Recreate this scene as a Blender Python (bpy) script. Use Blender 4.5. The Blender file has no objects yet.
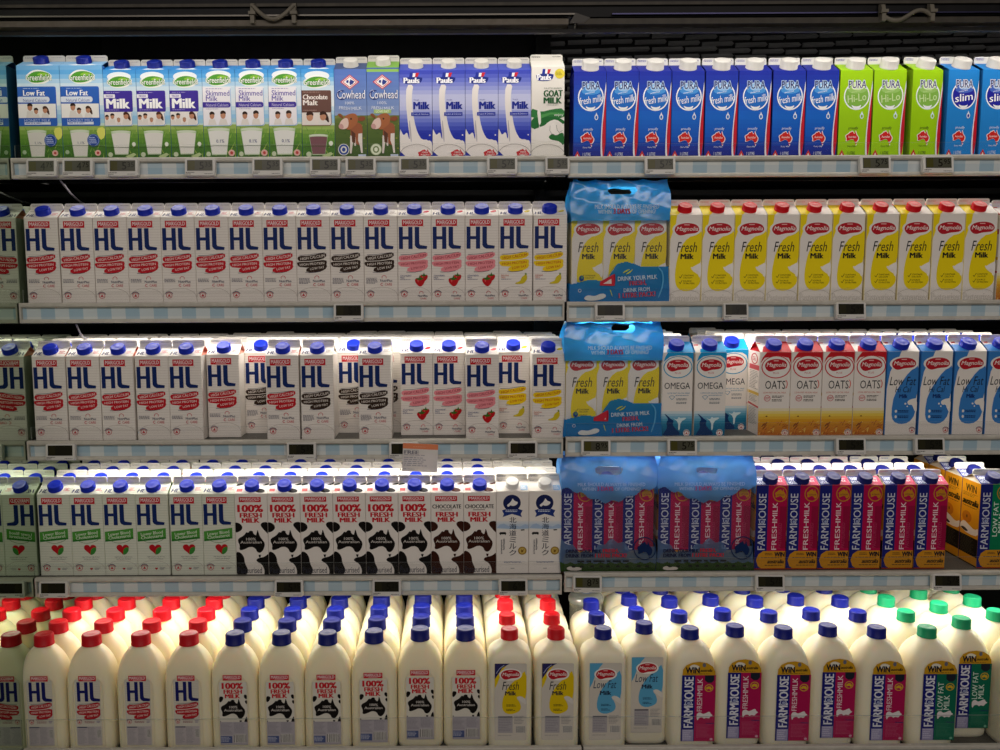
import bpy, math, random
from mathutils import Vector, Matrix
from mathutils.geometry import tessellate_polygon
random.seed(11)
scn = bpy.context.scene
col = scn.collection
scn.view_settings.view_transform = 'Standard'
scn.view_settings.look = 'None'
scn.view_settings.gamma = 1.0
scn.view_settings.use_curve_mapping = False
scn.view_settings.exposure = 0.0
PI = math.pi

# ------------------------------------------------------------------ camera
F_PX, CX_PX = 900.0, 450.0
CAM_H, CAM_D, PITCH, ROLL = 1.45, 2.0, math.radians(6.3), 0.005
cam_data = bpy.data.cameras.new('camera')
cam = bpy.data.objects.new('camera', cam_data)
col.objects.link(cam)
cam_data.sensor_width = 36.0
cam_data.lens = F_PX / 1000.0 * 36.0
cam_data.shift_x = (500.0 - CX_PX) / 1000.0
cam_data.clip_start = 0.05
CAM_M = (Matrix.Translation((0, -CAM_D, CAM_H)) @ Matrix.Rotation(PI / 2 - PITCH, 4, 'X')
         @ Matrix.Rotation(-ROLL, 4, 'Z'))
cam.matrix_world = CAM_M
scn.camera = cam


def at(px, py, Y):
    """World point on the vertical plane y = Y that the photograph shows at this pixel."""
    d = CAM_M.to_3x3() @ Vector(((px - CX_PX) / F_PX, -(py - 375.0) / F_PX, -1.0))
    o = CAM_M.translation
    return o + d * ((Y - o.y) / d.y)


# ------------------------------------------------------------------ materials
def lin(h):
    h = h.lstrip('#')
    out = []
    for i in (0, 2, 4):
        c = int(h[i:i + 2], 16) / 255.0
        out.append(c / 12.92 if c <= 0.04045 else ((c + 0.055) / 1.055) ** 2.4)
    return (out[0], out[1], out[2], 1.0)


_mats = {}


def M(hexcol, rough=0.5, metal=0.0, spec=0.14, name=None, sss=0.0, sss_scale=0.02, coat=0.0):
    key = (hexcol, rough, metal, spec, sss, coat, name)
    if key in _mats:
        return _mats[key]
    m = bpy.data.materials.new(name or ('print_' + hexcol.lstrip('#')))
    m.use_nodes = True
    b = m.node_tree.nodes['Principled BSDF']
    b.inputs['Base Color'].default_value = lin(hexcol)
    b.inputs['Roughness'].default_value = rough
    b.inputs['Metallic'].default_value = metal
    b.inputs['Specular IOR Level'].default_value = spec
    if sss:
        b.inputs['Subsurface Weight'].default_value = sss
        b.inputs['Subsurface Radius'].default_value = (1.0, 0.8, 0.5)
        b.inputs['Subsurface Scale'].default_value = sss_scale
    if coat:
        b.inputs['Coat Weight'].default_value = coat
        b.inputs['Coat Roughness'].default_value = 0.15
    _mats[key] = m
    return m


def noisy(name, c1, c2, scale, rough=0.5, metal=0.0, bump=0.0, detail=3.0):
    m = bpy.data.materials.new(name)
    m.use_nodes = True
    nt = m.node_tree
    b = nt.nodes['Principled BSDF']
    tc = nt.nodes.new('ShaderNodeTexCoord')
    n = nt.nodes.new('ShaderNodeTexNoise')
    n.inputs['Scale'].default_value = scale
    n.inputs['Detail'].default_value = detail
    r = nt.nodes.new('ShaderNodeValToRGB')
    r.color_ramp.elements[0].color = lin(c1)
    r.color_ramp.elements[1].color = lin(c2)
    r.color_ramp.elements[0].position = 0.35
    r.color_ramp.elements[1].position = 0.65
    nt.links.new(tc.outputs['Object'], n.inputs['Vector'])
    nt.links.new(n.outputs['Fac'], r.inputs['Fac'])
    nt.links.new(r.outputs['Color'], b.inputs['Base Color'])
    b.inputs['Roughness'].default_value = rough
    b.inputs['Metallic'].default_value = metal
    b.inputs['Specular IOR Level'].default_value = .15
    if bump:
        bp = nt.nodes.new('ShaderNodeBump')
        bp.inputs['Strength'].default_value = bump
        bp.inputs['Distance'].default_value = 0.002
        nt.links.new(n.outputs['Fac'], bp.inputs['Height'])
        nt.links.new(bp.outputs['Normal'], b.inputs['Normal'])
    return m


def film(name, tint, diffuse, clear, gloss, rough=0.15):
    """Plastic film: a share of light goes straight through, the rest is scattered and mirrored."""
    m = bpy.data.materials.new(name)
    m.use_nodes = True
    nt = m.node_tree
    nt.nodes.clear()
    out = nt.nodes.new('ShaderNodeOutputMaterial')
    tr = nt.nodes.new('ShaderNodeBsdfTransparent')
    tr.inputs['Color'].default_value = lin(tint)
    df = nt.nodes.new('ShaderNodeBsdfDiffuse')
    df.inputs['Color'].default_value = lin(diffuse)
    tl = nt.nodes.new('ShaderNodeBsdfTranslucent')
    tl.inputs['Color'].default_value = lin(diffuse)
    ad = nt.nodes.new('ShaderNodeMixShader')
    ad.inputs[0].default_value = 0.4
    nt.links.new(df.outputs[0], ad.inputs[1])
    nt.links.new(tl.outputs[0], ad.inputs[2])
    m1 = nt.nodes.new('ShaderNodeMixShader')
    m1.inputs[0].default_value = clear
    nt.links.new(ad.outputs[0], m1.inputs[1])
    nt.links.new(tr.outputs[0], m1.inputs[2])
    gl = nt.nodes.new('ShaderNodeBsdfGlossy')
    gl.inputs['Roughness'].default_value = rough
    gl.inputs['Color'].default_value = (1, 1, 1, 1)
    m2 = nt.nodes.new('ShaderNodeMixShader')
    m2.inputs[0].default_value = gloss
    nt.links.new(m1.outputs[0], m2.inputs[1])
    nt.links.new(gl.outputs[0], m2.inputs[2])
    nt.links.new(m2.outputs[0], out.inputs['Surface'])
    return m


def emit(name, hexcol, strength):
    m = bpy.data.materials.new(name)
    m.use_nodes = True
    b = m.node_tree.nodes['Principled BSDF']
    b.inputs['Base Color'].default_value = lin(hexcol)
    b.inputs['Emission Color'].default_value = lin(hexcol)
    b.inputs['Emission Strength'].default_value = strength
    return m


def gingham():
    m = bpy.data.materials.new('gingham_paper')
    m.use_nodes = True
    nt = m.node_tree
    b = nt.nodes['Principled BSDF']
    b.inputs['Roughness'].default_value = 0.3
    tc = nt.nodes.new('ShaderNodeTexCoord')
    sx = nt.nodes.new('ShaderNodeSeparateXYZ')
    nt.links.new(tc.outputs['Object'], sx.inputs[0])

    def sq(sock, period, offs):
        a = nt.nodes.new('ShaderNodeMath'); a.operation = 'ADD'; a.inputs[1].default_value = offs
        nt.links.new(sock, a.inputs[0])
        d = nt.nodes.new('ShaderNodeMath'); d.operation = 'DIVIDE'; d.inputs[1].default_value = period
        nt.links.new(a.outputs[0], d.inputs[0])
        f = nt.nodes.new('ShaderNodeMath'); f.operation = 'FRACT'
        nt.links.new(d.outputs[0], f.inputs[0])
        g = nt.nodes.new('ShaderNodeMath'); g.operation = 'GREATER_THAN'; g.inputs[1].default_value = 0.5
        nt.links.new(f.outputs[0], g.inputs[0])
        return g.outputs[0]
    a = sq(sx.outputs['X'], 0.0625, 10.0)
    c = sq(sx.outputs['Z'], 0.034, 10.0095)
    m1 = nt.nodes.new('ShaderNodeMath'); m1.operation = 'MULTIPLY'; m1.inputs[1].default_value = 0.72
    nt.links.new(a, m1.inputs[0])
    m2 = nt.nodes.new('ShaderNodeMath'); m2.operation = 'MULTIPLY_ADD'; m2.inputs[1].default_value = 0.28
    nt.links.new(c, m2.inputs[0]); nt.links.new(m1.outputs[0], m2.inputs[2])
    r = nt.nodes.new('ShaderNodeValToRGB')
    r.color_ramp.elements[0].color = lin('#dde3e1')
    r.color_ramp.elements[1].color = lin('#a6c3d2')
    nt.links.new(m2.outputs[0], r.inputs['Fac'])
    nt.links.new(r.outputs['Color'], b.inputs['Base Color'])
    return m


# ------------------------------------------------------------------ mesh building
class MB:
    def __init__(self):
        self.v, self.f, self.mi, self.sm, self.mats = [], [], [], [], []

    def mat(self, m):
        if m not in self.mats:
            self.mats.append(m)
        return self.mats.index(m)

    def add(self, verts, faces, m, smooth=False):
        b = len(self.v)
        self.v.extend([tuple(p) for p in verts])
        i = self.mat(m)
        for f in faces:
            self.f.append([b + k for k in f])
            self.mi.append(i)
            self.sm.append(smooth)

    def box(self, lo, hi, m):
        x0, y0, z0 = lo
        x1, y1, z1 = hi
        self.add([(x0, y0, z0), (x1, y0, z0), (x1, y1, z0), (x0, y1, z0), (x0, y0, z1), (x1, y0, z1), (x1, y1, z1), (x0, y1, z1)],
                 [(0, 3, 2, 1), (4, 5, 6, 7), (0, 1, 5, 4), (1, 2, 6, 5), (2, 3, 7, 6), (3, 0, 4, 7)], m)

    def loft(self, rings, m, smooth=True, cap0=True, cap1=True):
        n = len(rings[0])
        vs = [p for r in rings for p in r]
        fs = []
        for k in range(len(rings) - 1):
            for i in range(n):
                j = (i + 1) % n
                fs.append((k * n + i, k * n + j, (k + 1) * n + j, (k + 1) * n + i))
        self.add(vs, fs, m, smooth)
        if cap0:
            self.add(rings[0], [tuple(reversed(range(n)))], m)
        if cap1:
            self.add(rings[-1], [tuple(range(n))], m)

    def extrude_x(self, prof, x0, x1, m):
        """A y-z outline drawn out along x."""
        n = len(prof)
        vs = [(x0, y, z) for y, z in prof] + [(x1, y, z) for y, z in prof]
        fs = [(i, (i + 1) % n, n + (i + 1) % n, n + i) for i in range(n)]
        fs += [tuple(reversed(range(n))), tuple(range(n, 2 * n))]
        self.add(vs, fs, m)

    def tube(self, pts, r, m, n=10):
        pts = [Vector(p) for p in pts]
        rings = []
        for i, p in enumerate(pts):
            t = (pts[min(i + 1, len(pts) - 1)] - pts[max(i - 1, 0)]).normalized()
            a = t.orthogonal().normalized() if i == 0 else (rings_a - t * rings_a.dot(t)).normalized()
            rings_a = a
            b = t.cross(a)
            rings.append([p + a * (r * math.cos(2 * PI * k / n)) + b * (r * math.sin(2 * PI * k / n)) for k in range(n)])
        self.loft(rings, m)

    def mesh(self, name):
        me = bpy.data.meshes.new(name)
        me.from_pydata(self.v, [], self.f)
        for m in self.mats:
            me.materials.append(m)
        me.polygons.foreach_set('material_index', self.mi)
        me.polygons.foreach_set('use_smooth', self.sm)
        me.update()
        return me


def link(name, me, parent=None, loc=(0, 0, 0), rot=(0, 0, 0)):
    o = bpy.data.objects.new(name, me)
    col.objects.link(o)
    o.location = loc
    o.rotation_euler = rot
    if parent is not None:
        o.parent = parent
    return o


def tag(o, label, cat, group=None, kind=None):
    if label:
        o['label'] = label
    if cat:
        o['category'] = cat
    if group:
        o['group'] = group
    if kind:
        o['kind'] = kind
    return o


def thing(name, label, cat, loc, rz=0.0, group=None):
    o = link(name, None, None, loc, (0, 0, rz))
    o.empty_display_size = 0.02
    return tag(o, label, cat, group)


def struct(name, me, label=None, cat=None):
    o = link(name, me)
    tag(o, label, cat, None, 'structure')
    return o


# ------------------------------------------------------------------ lettering
_text = {}


def text_mesh(s, bold=0.0, shear=0.0, res=2):
    key = (s, bold, shear, res)
    if key in _text:
        return _text[key]
    c = bpy.data.curves.new('lettering', 'FONT')
    c.body = s
    c.shear = shear
    c.resolution_u = res
    o = bpy.data.objects.new('lettering', c)
    col.objects.link(o)
    dg = bpy.context.evaluated_depsgraph_get()
    dg.update()
    me = bpy.data.meshes.new_from_object(o.evaluated_get(dg))
    vs = [(v.co.x, v.co.y) for v in me.vertices]
    fs = [tuple(p.vertices) for p in me.polygons]
    bpy.data.objects.remove(o)
    bpy.data.curves.remove(c)
    bpy.data.meshes.remove(me)
    x0 = min(v[0] for v in vs); x1 = max(v[0] for v in vs)
    y0 = min(v[1] for v in vs); y1 = max(v[1] for v in vs)
    wd = x1 - x0
    vs = [((x - x0) / (x1 - x0) - 0.5, (y - y0) / (y1 - y0) - 0.5) for x, y in vs]
    _text[key] = (vs, fs, wd)
    return _text[key]


AUS = [(0, .45), (.05, .35), (.18, .28), (.27, .2), (.33, .1), (.4, .14), (.45, .05), (.57, .06), (.58, .16), (.68, .25), (.71, .15), (.74, 0),
       (.78, .12), (.82, .28), (.9, .4), (1, .55), (.98, .72), (.9, .88), (.8, .95), (.7, .9), (.66, .78), (.55, .7), (.42, .7), (.28, .78),
       (.12, .84), (.05, .8), (.08, .65)]


def smooth_loop(pts, it=2):
    for _ in range(it):
        q = []
        for i in range(len(pts)):
            a, b = pts[i], pts[(i + 1) % len(pts)]
            q.append((a[0] * .75 + b[0] * .25, a[1] * .75 + b[1] * .25))
            q.append((a[0] * .25 + b[0] * .75, a[1] * .25 + b[1] * .75))
        pts = q
    return pts


class Art:
    """Printed artwork on a flat face W x H metres; drawn in the coordinates of a frame (x right, y down)."""

    def __init__(self, W, H, frame, step=0.00003, inset=0.0002):
        self.W, self.H, self.fr, self.k, self.step = W, H, frame, 1, step
        self.items = []
        self.clipbox = (-W / 2 + inset, inset, W / 2 - inset, H - inset)

    def pt(self, p):
        x0, y0, x1, y1 = self.fr
        return (((p[0] - x0) / (x1 - x0) - .5) * self.W, (y1 - p[1]) / (y1 - y0) * self.H)

    def clip(self, pts):
        x0, y0, x1, y1 = self.clipbox
        for ax, lim, sg in ((0, x0, 1), (0, x1, -1), (1, y0, 1), (1, y1, -1)):
            out = []
            for i in range(len(pts)):
                a, b = pts[i - 1], pts[i]
                ia, ib = sg * (a[ax] - lim) >= 0, sg * (b[ax] - lim) >= 0
                if ia != ib:
                    t = (lim - a[ax]) / (b[ax] - a[ax])
                    out.append((a[0] + (b[0] - a[0]) * t, a[1] + (b[1] - a[1]) * t))
                if ib:
                    out.append(b)
            pts = out
            if len(pts) < 3:
                return []
        return pts

    def _up(self, keep):
        self.k += .05 if keep else 1

    def P(self, c, pts, keep=False, sm=0):
        if sm:
            pts = smooth_loop(pts, sm)
        q = self.clip([self.pt(p) for p in pts])
        r = []
        for p in q:
            if not r or abs(p[0] - r[-1][0]) + abs(p[1] - r[-1][1]) > 1e-7:
                r.append(p)
        if len(r) > 1 and abs(r[0][0] - r[-1][0]) + abs(r[0][1] - r[-1][1]) < 1e-7:
            r.pop()
        if len(r) < 3:
            return self
        self._up(keep)
        if len(r) == 4:
            fs = [(0, 1, 2, 3)] if self._convex(r) else tessellate_polygon([[Vector((x, y, 0)) for x, y in r]])
        else:
            fs = tessellate_polygon([[Vector((x, y, 0)) for x, y in r]])
        self.items.append((c, r, [tuple(f) for f in fs], self.k))
        return self

    @staticmethod
    def _convex(r):
        s = 0
        for i in range(4):
            a, b, c = r[i], r[(i + 1) % 4], r[(i + 2) % 4]
            z = (b[0] - a[0]) * (c[1] - b[1]) - (b[1] - a[1]) * (c[0] - b[0])
            s += 1 if z > 0 else -1
        return abs(s) == 4

    def R(self, c, x0, y0, x1, y1, keep=False, r=0.0):
        if r:
            pts = []
            for cx, cy, a0 in ((x1 - r, y0 + r, -90), (x1 - r, y1 - r, 0), (x0 + r, y1 - r, 90), (x0 + r, y0 + r, 180)):
                for k in range(5):
                    a = math.radians(a0 + k * 22.5)
                    pts.append((cx + r * math.cos(a), cy + r * math.sin(a)))
            return self.P(c, pts, keep)
        return self.P(c, [(x0, y0), (x1, y0), (x1, y1), (x0, y1)], keep)

    def E(self, c, cx, cy, rx, ry, keep=False, n=28, rot=0.0):
        ca, sa = math.cos(math.radians(rot)), math.sin(math.radians(rot))
        pts = []
        for k in range(n):
            a = 2 * PI * k / n
            x, y = rx * math.cos(a), ry * math.sin(a)
            pts.append((cx + x * ca - y * sa, cy + x * sa + y * ca))
        return self.P(c, pts, keep)

    def RING(self, c, cx, cy, rx, ry, t, keep=False, n=32, a0=0, a1=360):
        self._up(keep)
        ks = [math.radians(a0 + (a1 - a0) * k / n) for k in range(n + 1)]
        for a, b in zip(ks, ks[1:]):
            self.P(c, [(cx + rx * math.cos(a), cy + ry * math.sin(a)), (cx + rx * math.cos(b), cy + ry * math.sin(b)),
                       (cx + (rx - t) * math.cos(b), cy + (ry - t) * math.sin(b)), (cx + (rx - t) * math.cos(a), cy + (ry - t) * math.sin(a))], True)
        return self

    def LINE(self, c, pts, w, keep=False):
        self._up(keep)
        for a, b in zip(pts, pts[1:]):
            d = Vector((b[0] - a[0], b[1] - a[1]))
            if d.length < 1e-6:
                continue
            n = Vector((-d.y, d.x)).normalized() * (w / 2)
            self.P(c, [(a[0] + n.x, a[1] + n.y), (b[0] + n.x, b[1] + n.y), (b[0] - n.x, b[1] - n.y), (a[0] - n.x, a[1] - n.y)], True)
        return self

    def ARC(self, c, cx, cy, rx, ry, a0, a1, w, keep=False, n=16):
        return self.LINE(c, [(cx + rx * math.cos(math.radians(a0 + (a1 - a0) * k / n)), cy + ry * math.sin(math.radians(a0 + (a1 - a0) * k / n)))
                             for k in range(n + 1)], w, keep)

    def T(self, c, s, x0, y0, x1, y1, bold=0.0, shear=0.0, rot=0.0, keep=False, res=2):
        """Lettering fitted into the box; rot in degrees, anticlockwise."""
        vs, fs, wd = text_mesh(s, 0, shear, res)
        bold = max(0.0, bold)
        a, b = self.pt((x0, y1)), self.pt((x1, y0))
        w, h = b[0] - a[0], b[1] - a[1]
        cx, cy = (a[0] + b[0]) / 2, (a[1] + b[1]) / 2
        if abs(abs(rot) - 90) < 20:
            w, h = h, w
        ca, sa = math.cos(math.radians(rot)), math.sin(math.radians(rot))
        self._up(keep)
        reps = (0,) if bold <= 0 else ((0, 1) if bold < .03 else (0, 1, 2))
        tot = bold * 1.15 * (len(reps) - 1) / wd          # heavier strokes: the outline laid side by side
        k0 = self.k
        for i in reps:
            q = []
            for x, y in vs:
                x2 = (x * (1 - tot) - tot / 2 + (tot / (len(reps) - 1) * i if len(reps) > 1 else 0)) * w
                q.append((cx + x2 * ca - y * h * sa, cy + x2 * sa + y * h * ca))
            self.items.append((c, q, fs, k0 + i))
        self.k = k0 + reps[-1]
        return self

    def LINES(self, c, x0, y0, x1, y1, n, seed=1, fill=0.5):
        """Small print too fine to read: rows of short dashes."""
        rn = random.Random(seed)
        self._up(False)
        h = (y1 - y0) / n
        for i in range(n):
            x = x0
            end = x1 - rn.random() * 0.35 * (x1 - x0)
            while x < end:
                w = (x1 - x0) * (0.06 + 0.14 * rn.random())
                self.P(c, [(x, y0 + i * h), (min(x + w, end), y0 + i * h), (min(x + w, end), y0 + i * h + h * fill), (x, y0 + i * h + h * fill)], True)
                x += w + (x1 - x0) * 0.035
        return self

    def G(self, x0, y0, x1, y1, stops, n=10):
        """Printed vertical blend, top to bottom."""
        self._up(False)
        for k in range(n):
            t = (k + .5) / n
            for (ta, ca), (tb, cb) in zip(stops, stops[1:]):
                if ta <= t <= tb:
                    f = (t - ta) / (tb - ta)
                    c = '#' + ''.join('%02x' % round(int(ca[i:i + 2], 16) * (1 - f) + int(cb[i:i + 2], 16) * f) for i in (1, 3, 5))
                    break
            self.P(c, [(x0, y0 + (y1 - y0) * k / n), (x1, y0 + (y1 - y0) * k / n), (x1, y0 + (y1 - y0) * (k + 1) / n), (x0, y0 + (y1 - y0) * (k + 1) / n)], True)
        return self

    def AUSTRALIA(self, c, x0, y0, x1, y1):
        self.P(c, [(x0 + (x1 - x0) * a, y0 + (y1 - y0) * b) for a, b in AUS], sm=1)
        tx, ty = x0 + (x1 - x0) * .8, y0 + (y1 - y0) * 1.02
        s = (x1 - x0) * .05
        return self.P(c, [(tx - s, ty), (tx + s, ty), (tx + s * .4, ty + s * 2), (tx - s * .4, ty + s * 2)])

    def HEART(self, c, cx, cy, s):
        pts = []
        for k in range(28):
            t = 2 * PI * k / 28
            pts.append((cx + s * 16 * math.sin(t) ** 3 / 17, cy - s * (13 * math.cos(t) - 5 * math.cos(2 * t) - 2 * math.cos(3 * t) - math.cos(4 * t)) / 17))
        return self.P(c, pts)

    def put(self, mb, fn, rough=0.42):
        for c, vs, fs, k in self.items:
            m = M(c, rough) if isinstance(c, str) else c
            mb.add([fn(u, v, k * self.step) for u, v in vs], fs, m)
PAPER, NAVY, RED = '#eee8e0', '#14215f', '#c8202c'
BLUECAP, REDCAP, WHITECAP, GREENCAP = '#1a2fb4', '#cf1420', '#ecebe6', '#1f9a68'


def circle_mark(A, x, y, r, c='#c8404a'):
    A.RING(c, x, y, r, r, r * .16)
    A.P(c, [(x, y - r * .55), (x + r * .5, y + r * .4), (x - r * .5, y + r * .4)])
    A.ARC('#55566a', x, y, r * 1.25, r * 1.25, 200, 340, r * .22)


def marigold_box(A, x0, y0, x1, y1):
    A.R(RED, x0, y0, x1, y1)
    A.T('#f4eeee', 'MARIGOLD', x0 + (x1 - x0) * .06, y0 + (y1 - y0) * .14, x1 - (x1 - x0) * .06, y0 + (y1 - y0) * .72, bold=.02)
    A.R('#e9b9bb', x0 + (x1 - x0) * .25, y0 + (y1 - y0) * .82, x1 - (x1 - x0) * .25, y0 + (y1 - y0) * .9)


def HL(A, x0, y0, x1, y1, c='#142a66'):
    def q(pts):
        return [(x0 + (x1 - x0) * a, y0 + (y1 - y0) * b) for a, b in pts]
    A.P(c, q([(0, 0), (.14, 0), (.14, 1), (0, 1)]))
    A.P(c, q([(.14, .43), (.34, .43), (.34, .57), (.14, .57)]), True)
    A.P(c, q([(.33, 0), (.48, 0), (.48, 1), (.33, 1)]), True)
    A.P(c, q([(.56, 0), (.72, 0), (.72, .74), (.745, .82), (1, .87), (.985, 1), (.7, 1), (.61, .94), (.56, .84)]), True)


def ribbon(A, x0, y0, x1, y1, c, tc, tb=.015):
    def q(pts):
        return [(x0 + (x1 - x0) * a, y0 + (y1 - y0) * b) for a, b in pts]

    def bx(a, b, c_, d):
        return x0 + (x1 - x0) * a, y0 + (y1 - y0) * b, x0 + (x1 - x0) * c_, y0 + (y1 - y0) * d
    A.LINE('#3a3550', q([(.05, .12), (.4, .1), (.95, .0)]), (y1 - y0) * .022)
    A.P(c, q([(.02, .15), (.4, .16), (1.0, -.03), (1.01, .24), (.6, .42), (.08, .46), (-.03, .32)]), sm=1)
    A.P(c, q([(-.03, .45), (.5, .43), (1.0, .34), (1.03, .56), (.9, .72), (.08, .75), (-.04, .6)]), sm=1)
    A.P(c, q([(.3, .74), (1.0, .52), (1.03, .76), (.8, .96), (.27, 1.0)]), sm=1)
    A.LINE(PAPER, q([(.02, .445), (.5, .42), (.97, .33)]), (y1 - y0) * .03)
    A.T(tc, 'HIGH CALCIUM', *bx(.08, .16, .95, .3), bold=tb, rot=8)
    A.T(tc, 'HIGH PROTEIN', *bx(.06, .5, .93, .62), bold=tb, rot=4, keep=True)
    A.T(tc, 'LOW FAT', *bx(.42, .71, .93, .83), bold=tb, rot=8, keep=True)
    A.LINE('#3a3550', q([(.25, 1.0), (.55, 1.0), (.8, .94)]), (y1 - y0) * .022)


def stripes(A, y0, y1, step, x0, x1, c='#cfc9c2', w=1.9):
    A._up(False)
    y = y0
    while y < y1:
        A.R(c, x0, y, x1, y + w, True)
        y += step


def strawberry(A, x, y, s):
    for dx, dy, k in ((.32, -.3, .75), (-.1, .15, 1.0)):
        cx, cy, r = x + dx * s, y + dy * s, s * .55 * k
        A.P('#c01820', [(cx - r, cy - r * .6), (cx, cy - r * .8), (cx + r, cy - r * .6), (cx + r * .8, cy + r * .3), (cx + r * .1, cy + r * 1.1), (cx - r * .8, cy + r * .3)], sm=2)
        A.P('#e2605c', [(cx - r * .5, cy - r * .3), (cx - r * .2, cy - r * .4), (cx - r * .3, cy + r * .2)])
        A.P('#3f6a22', [(cx - r * .8, cy - r * .7), (cx - r * .2, cy - r * .75), (cx, cy - r * 1.35), (cx + r * .2, cy - r * .75), (cx + r * .8, cy - r * .7), (cx + r * .2, cy - r * .3), (cx - r * .3, cy - r * .3)])


def banana(A, x, y, s):
    for k, c in ((0, '#c9b21e'), (1, '#e4d034'), (2, '#d3bf26')):
        o = k * s * .22
        A.P(c, [(x + s * .45, y - s * .75), (x + s * .62, y - s * .75), (x + s * .75 - o * .2, y - s * .1 + o * .3), (x + s * .2, y + s * .55 - o * .2 + k * s * .05),
                (x - s * .85 + o, y + s * .55 - o * .2), (x - s * .9 + o, y + s * .4 - o * .3), (x + s * .0 - o * .3, y + s * .12 - o * .1), (x + s * .38 - o, y - s * .35)], sm=2)
    A.P('#6a8a2a', [(x + s * .42, y - s * .95), (x + s * .58, y - s * .95), (x + s * .66, y - s * .7), (x + s * .42, y - s * .7)])


def hl_front(kind):
    A = Art(.0745, .191, (152, 150, 348, 680))
    stripes(A, 158, 676, 16.5, 152, 348, '#d8cfc8' if kind != 'green' else '#c3cbb8')
    A.ARC('#b9aea6', 250, 640, 96, 55, 180, 360, 2.0)
    marigold_box(A, 178, 172, 302, 213)
    A.R('#7a7f98', 304, 213, 308, 216)
    HL(A, 160, 217, 325, 352)
    if kind == 'green':
        A.P('#4f9a3c', [(158, 395), (330, 372), (330, 440), (158, 458)])
        A.P('#2d7a2c', [(158, 447), (330, 430), (330, 442), (158, 460)])
        A.T('#e8f0dc', 'Lower Blood', 178, 395, 312, 415, bold=.02, rot=7)
        A.T('#e8f0dc', 'Cholesterol', 178, 418, 312, 438, bold=.02, rot=7, keep=True)
        A.ARC('#5a8a50', 245, 390, 95, 78, 35, 120, 2.5)
        A.HEART('#c01c26', 262, 507, 40)
        A.P('#3f8a3a', [(262, 535), (268, 505), (296, 492), (300, 515), (285, 540), (265, 548)], sm=2)
        A.T('#4a4a58', 'High Calcium, High Protein', 212, 557, 318, 565)
        A.T('#4a4a58', 'Low Fat, Low Cholesterol', 222, 570, 308, 578, keep=True)
        circle_mark(A, 192, 632, 19)
        A.HEART('#b8202a', 265, 638, 9)
        A.LINES('#8a8a92', 285, 630, 322, 646, 3, 4)
        return A
    rc = {'red': '#c41f2c', 'brown': '#3a2b22', 'pink': '#ee929a', 'yellow': '#f2cf1a'}[kind]
    tc = {'red': '#f6e4e0', 'brown': '#efe6dc', 'pink': '#a02438', 'yellow': '#c03a1c'}[kind]
    ribbon(A, 160, 372, 325, 494, rc, tc)
    if kind in ('red', 'brown'):
        A.LINES('#6d6a78', 163, 528, 232, 552 if kind == 'red' else 566, 3 if kind == 'red' else 5, 3)
        A.RING('#c8404a', 268, 525, 14, 13, 3, a0=150, a1=390)
        A.T('#1d2350', 'NutriPlus', 245, 538, 316, 552, bold=.02)
        A.RING('#c8404a', 256, 568, 10, 9, 3, a0=60, a1=300)
        A.T('#c8404a', 'CARE', 272, 560, 314, 576)
    else:
        A.T('#2a3a7a' if kind == 'pink' else '#c2502a', 'STRAWBERRY' if kind == 'pink' else 'BANANA', 165, 512, 232 if kind == 'pink' else 210, 521)
        A.T('#2a3a7a' if kind == 'pink' else '#c2502a', 'MILK', 165, 524, 192, 534, keep=True)
        A.LINES('#8a8598', 165, 538, 230, 546, 1, 3)
        (strawberry if kind == 'pink' else banana)(A, 286, 545, 58 if kind == 'pink' else 45)
        A.RING('#c8404a', 288, 622, 12, 11, 3, a0=150, a1=390)
        A.T('#1d2350', 'NutriPlus', 268, 634, 325, 646, bold=.02)
        A.T('#c8404a', 'CARE', 282, 652, 318, 662)
    circle_mark(A, 188, 630, 18)
    return A


def hl_slope(kind):
    A = Art(.0745, .045, (0, 0, 130, 60))
    A.T(NAVY, 'HL', 5, 34, 36, 52, bold=.03, shear=.2)
    c = {'red': '#c8404a', 'brown': '#8a7a70', 'pink': '#c8303a', 'yellow': '#d8c030', 'green': '#c8404a'}[kind]
    if kind in ('pink', 'yellow'):
        A.P(c, [(98, 30), (114, 20), (124, 24), (118, 36), (100, 38)], sm=1)
    else:
        A.LINES(c, 100, 28, 126, 46, 3, 5)
    A.LINES('#a39d98', 6, 12, 34, 18, 1, 6)
    return A


def fresh100(kind):
    A = Art(.0745, .191, (315, 215, 490, 662))
    bc = '#14110f' if kind == 'black' else '#38190f'
    A.P(bc, [(310, 372), (335, 376), (352, 392), (352, 412), (330, 428), (310, 428)], sm=2)
    A.P(bc, [(495, 372), (462, 372), (448, 388), (466, 412), (482, 430), (495, 440)], sm=2)
    A.P(bc, [(310, 535), (338, 538), (358, 566), (360, 600), (380, 640), (362, 672), (310, 672)], sm=2)
    A.P(bc, [(495, 540), (470, 565), (430, 572), (420, 588), (452, 604), (468, 640), (462, 672), (495, 672)], sm=2)
    A.P(bc, [(390, 470), (420, 500), (395, 512), (365, 505)], sm=1)
    marigold_box(A, 338, 234, 456, 262)
    if kind == 'black':
        A.T(RED, '100%', 328, 276, 468, 317, bold=.045)
    else:
        A.T('#1a1410', 'CHOCOLATE', 322, 280, 478, 302, bold=.03)
        A.R('#8a7a70', 365, 308, 430, 312)
    A.T(RED, 'FRESH', 340, 321, 460, 347, bold=.045)
    A.T(RED, 'MILK', 350, 350, 448, 375, bold=.045, keep=True)
    A.AUSTRALIA(bc, 325, 412, 472, 550)
    A.T('#d8d2ca', '100%', 372, 458, 424, 473, bold=.02)
    A.T('#d8d2ca', 'Australian', 340, 475, 455, 490, bold=.02, keep=True)
    A.T('#2f3040', 'Pasteurised', 322, 622, 452, 655, bold=.0)
    return A


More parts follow.
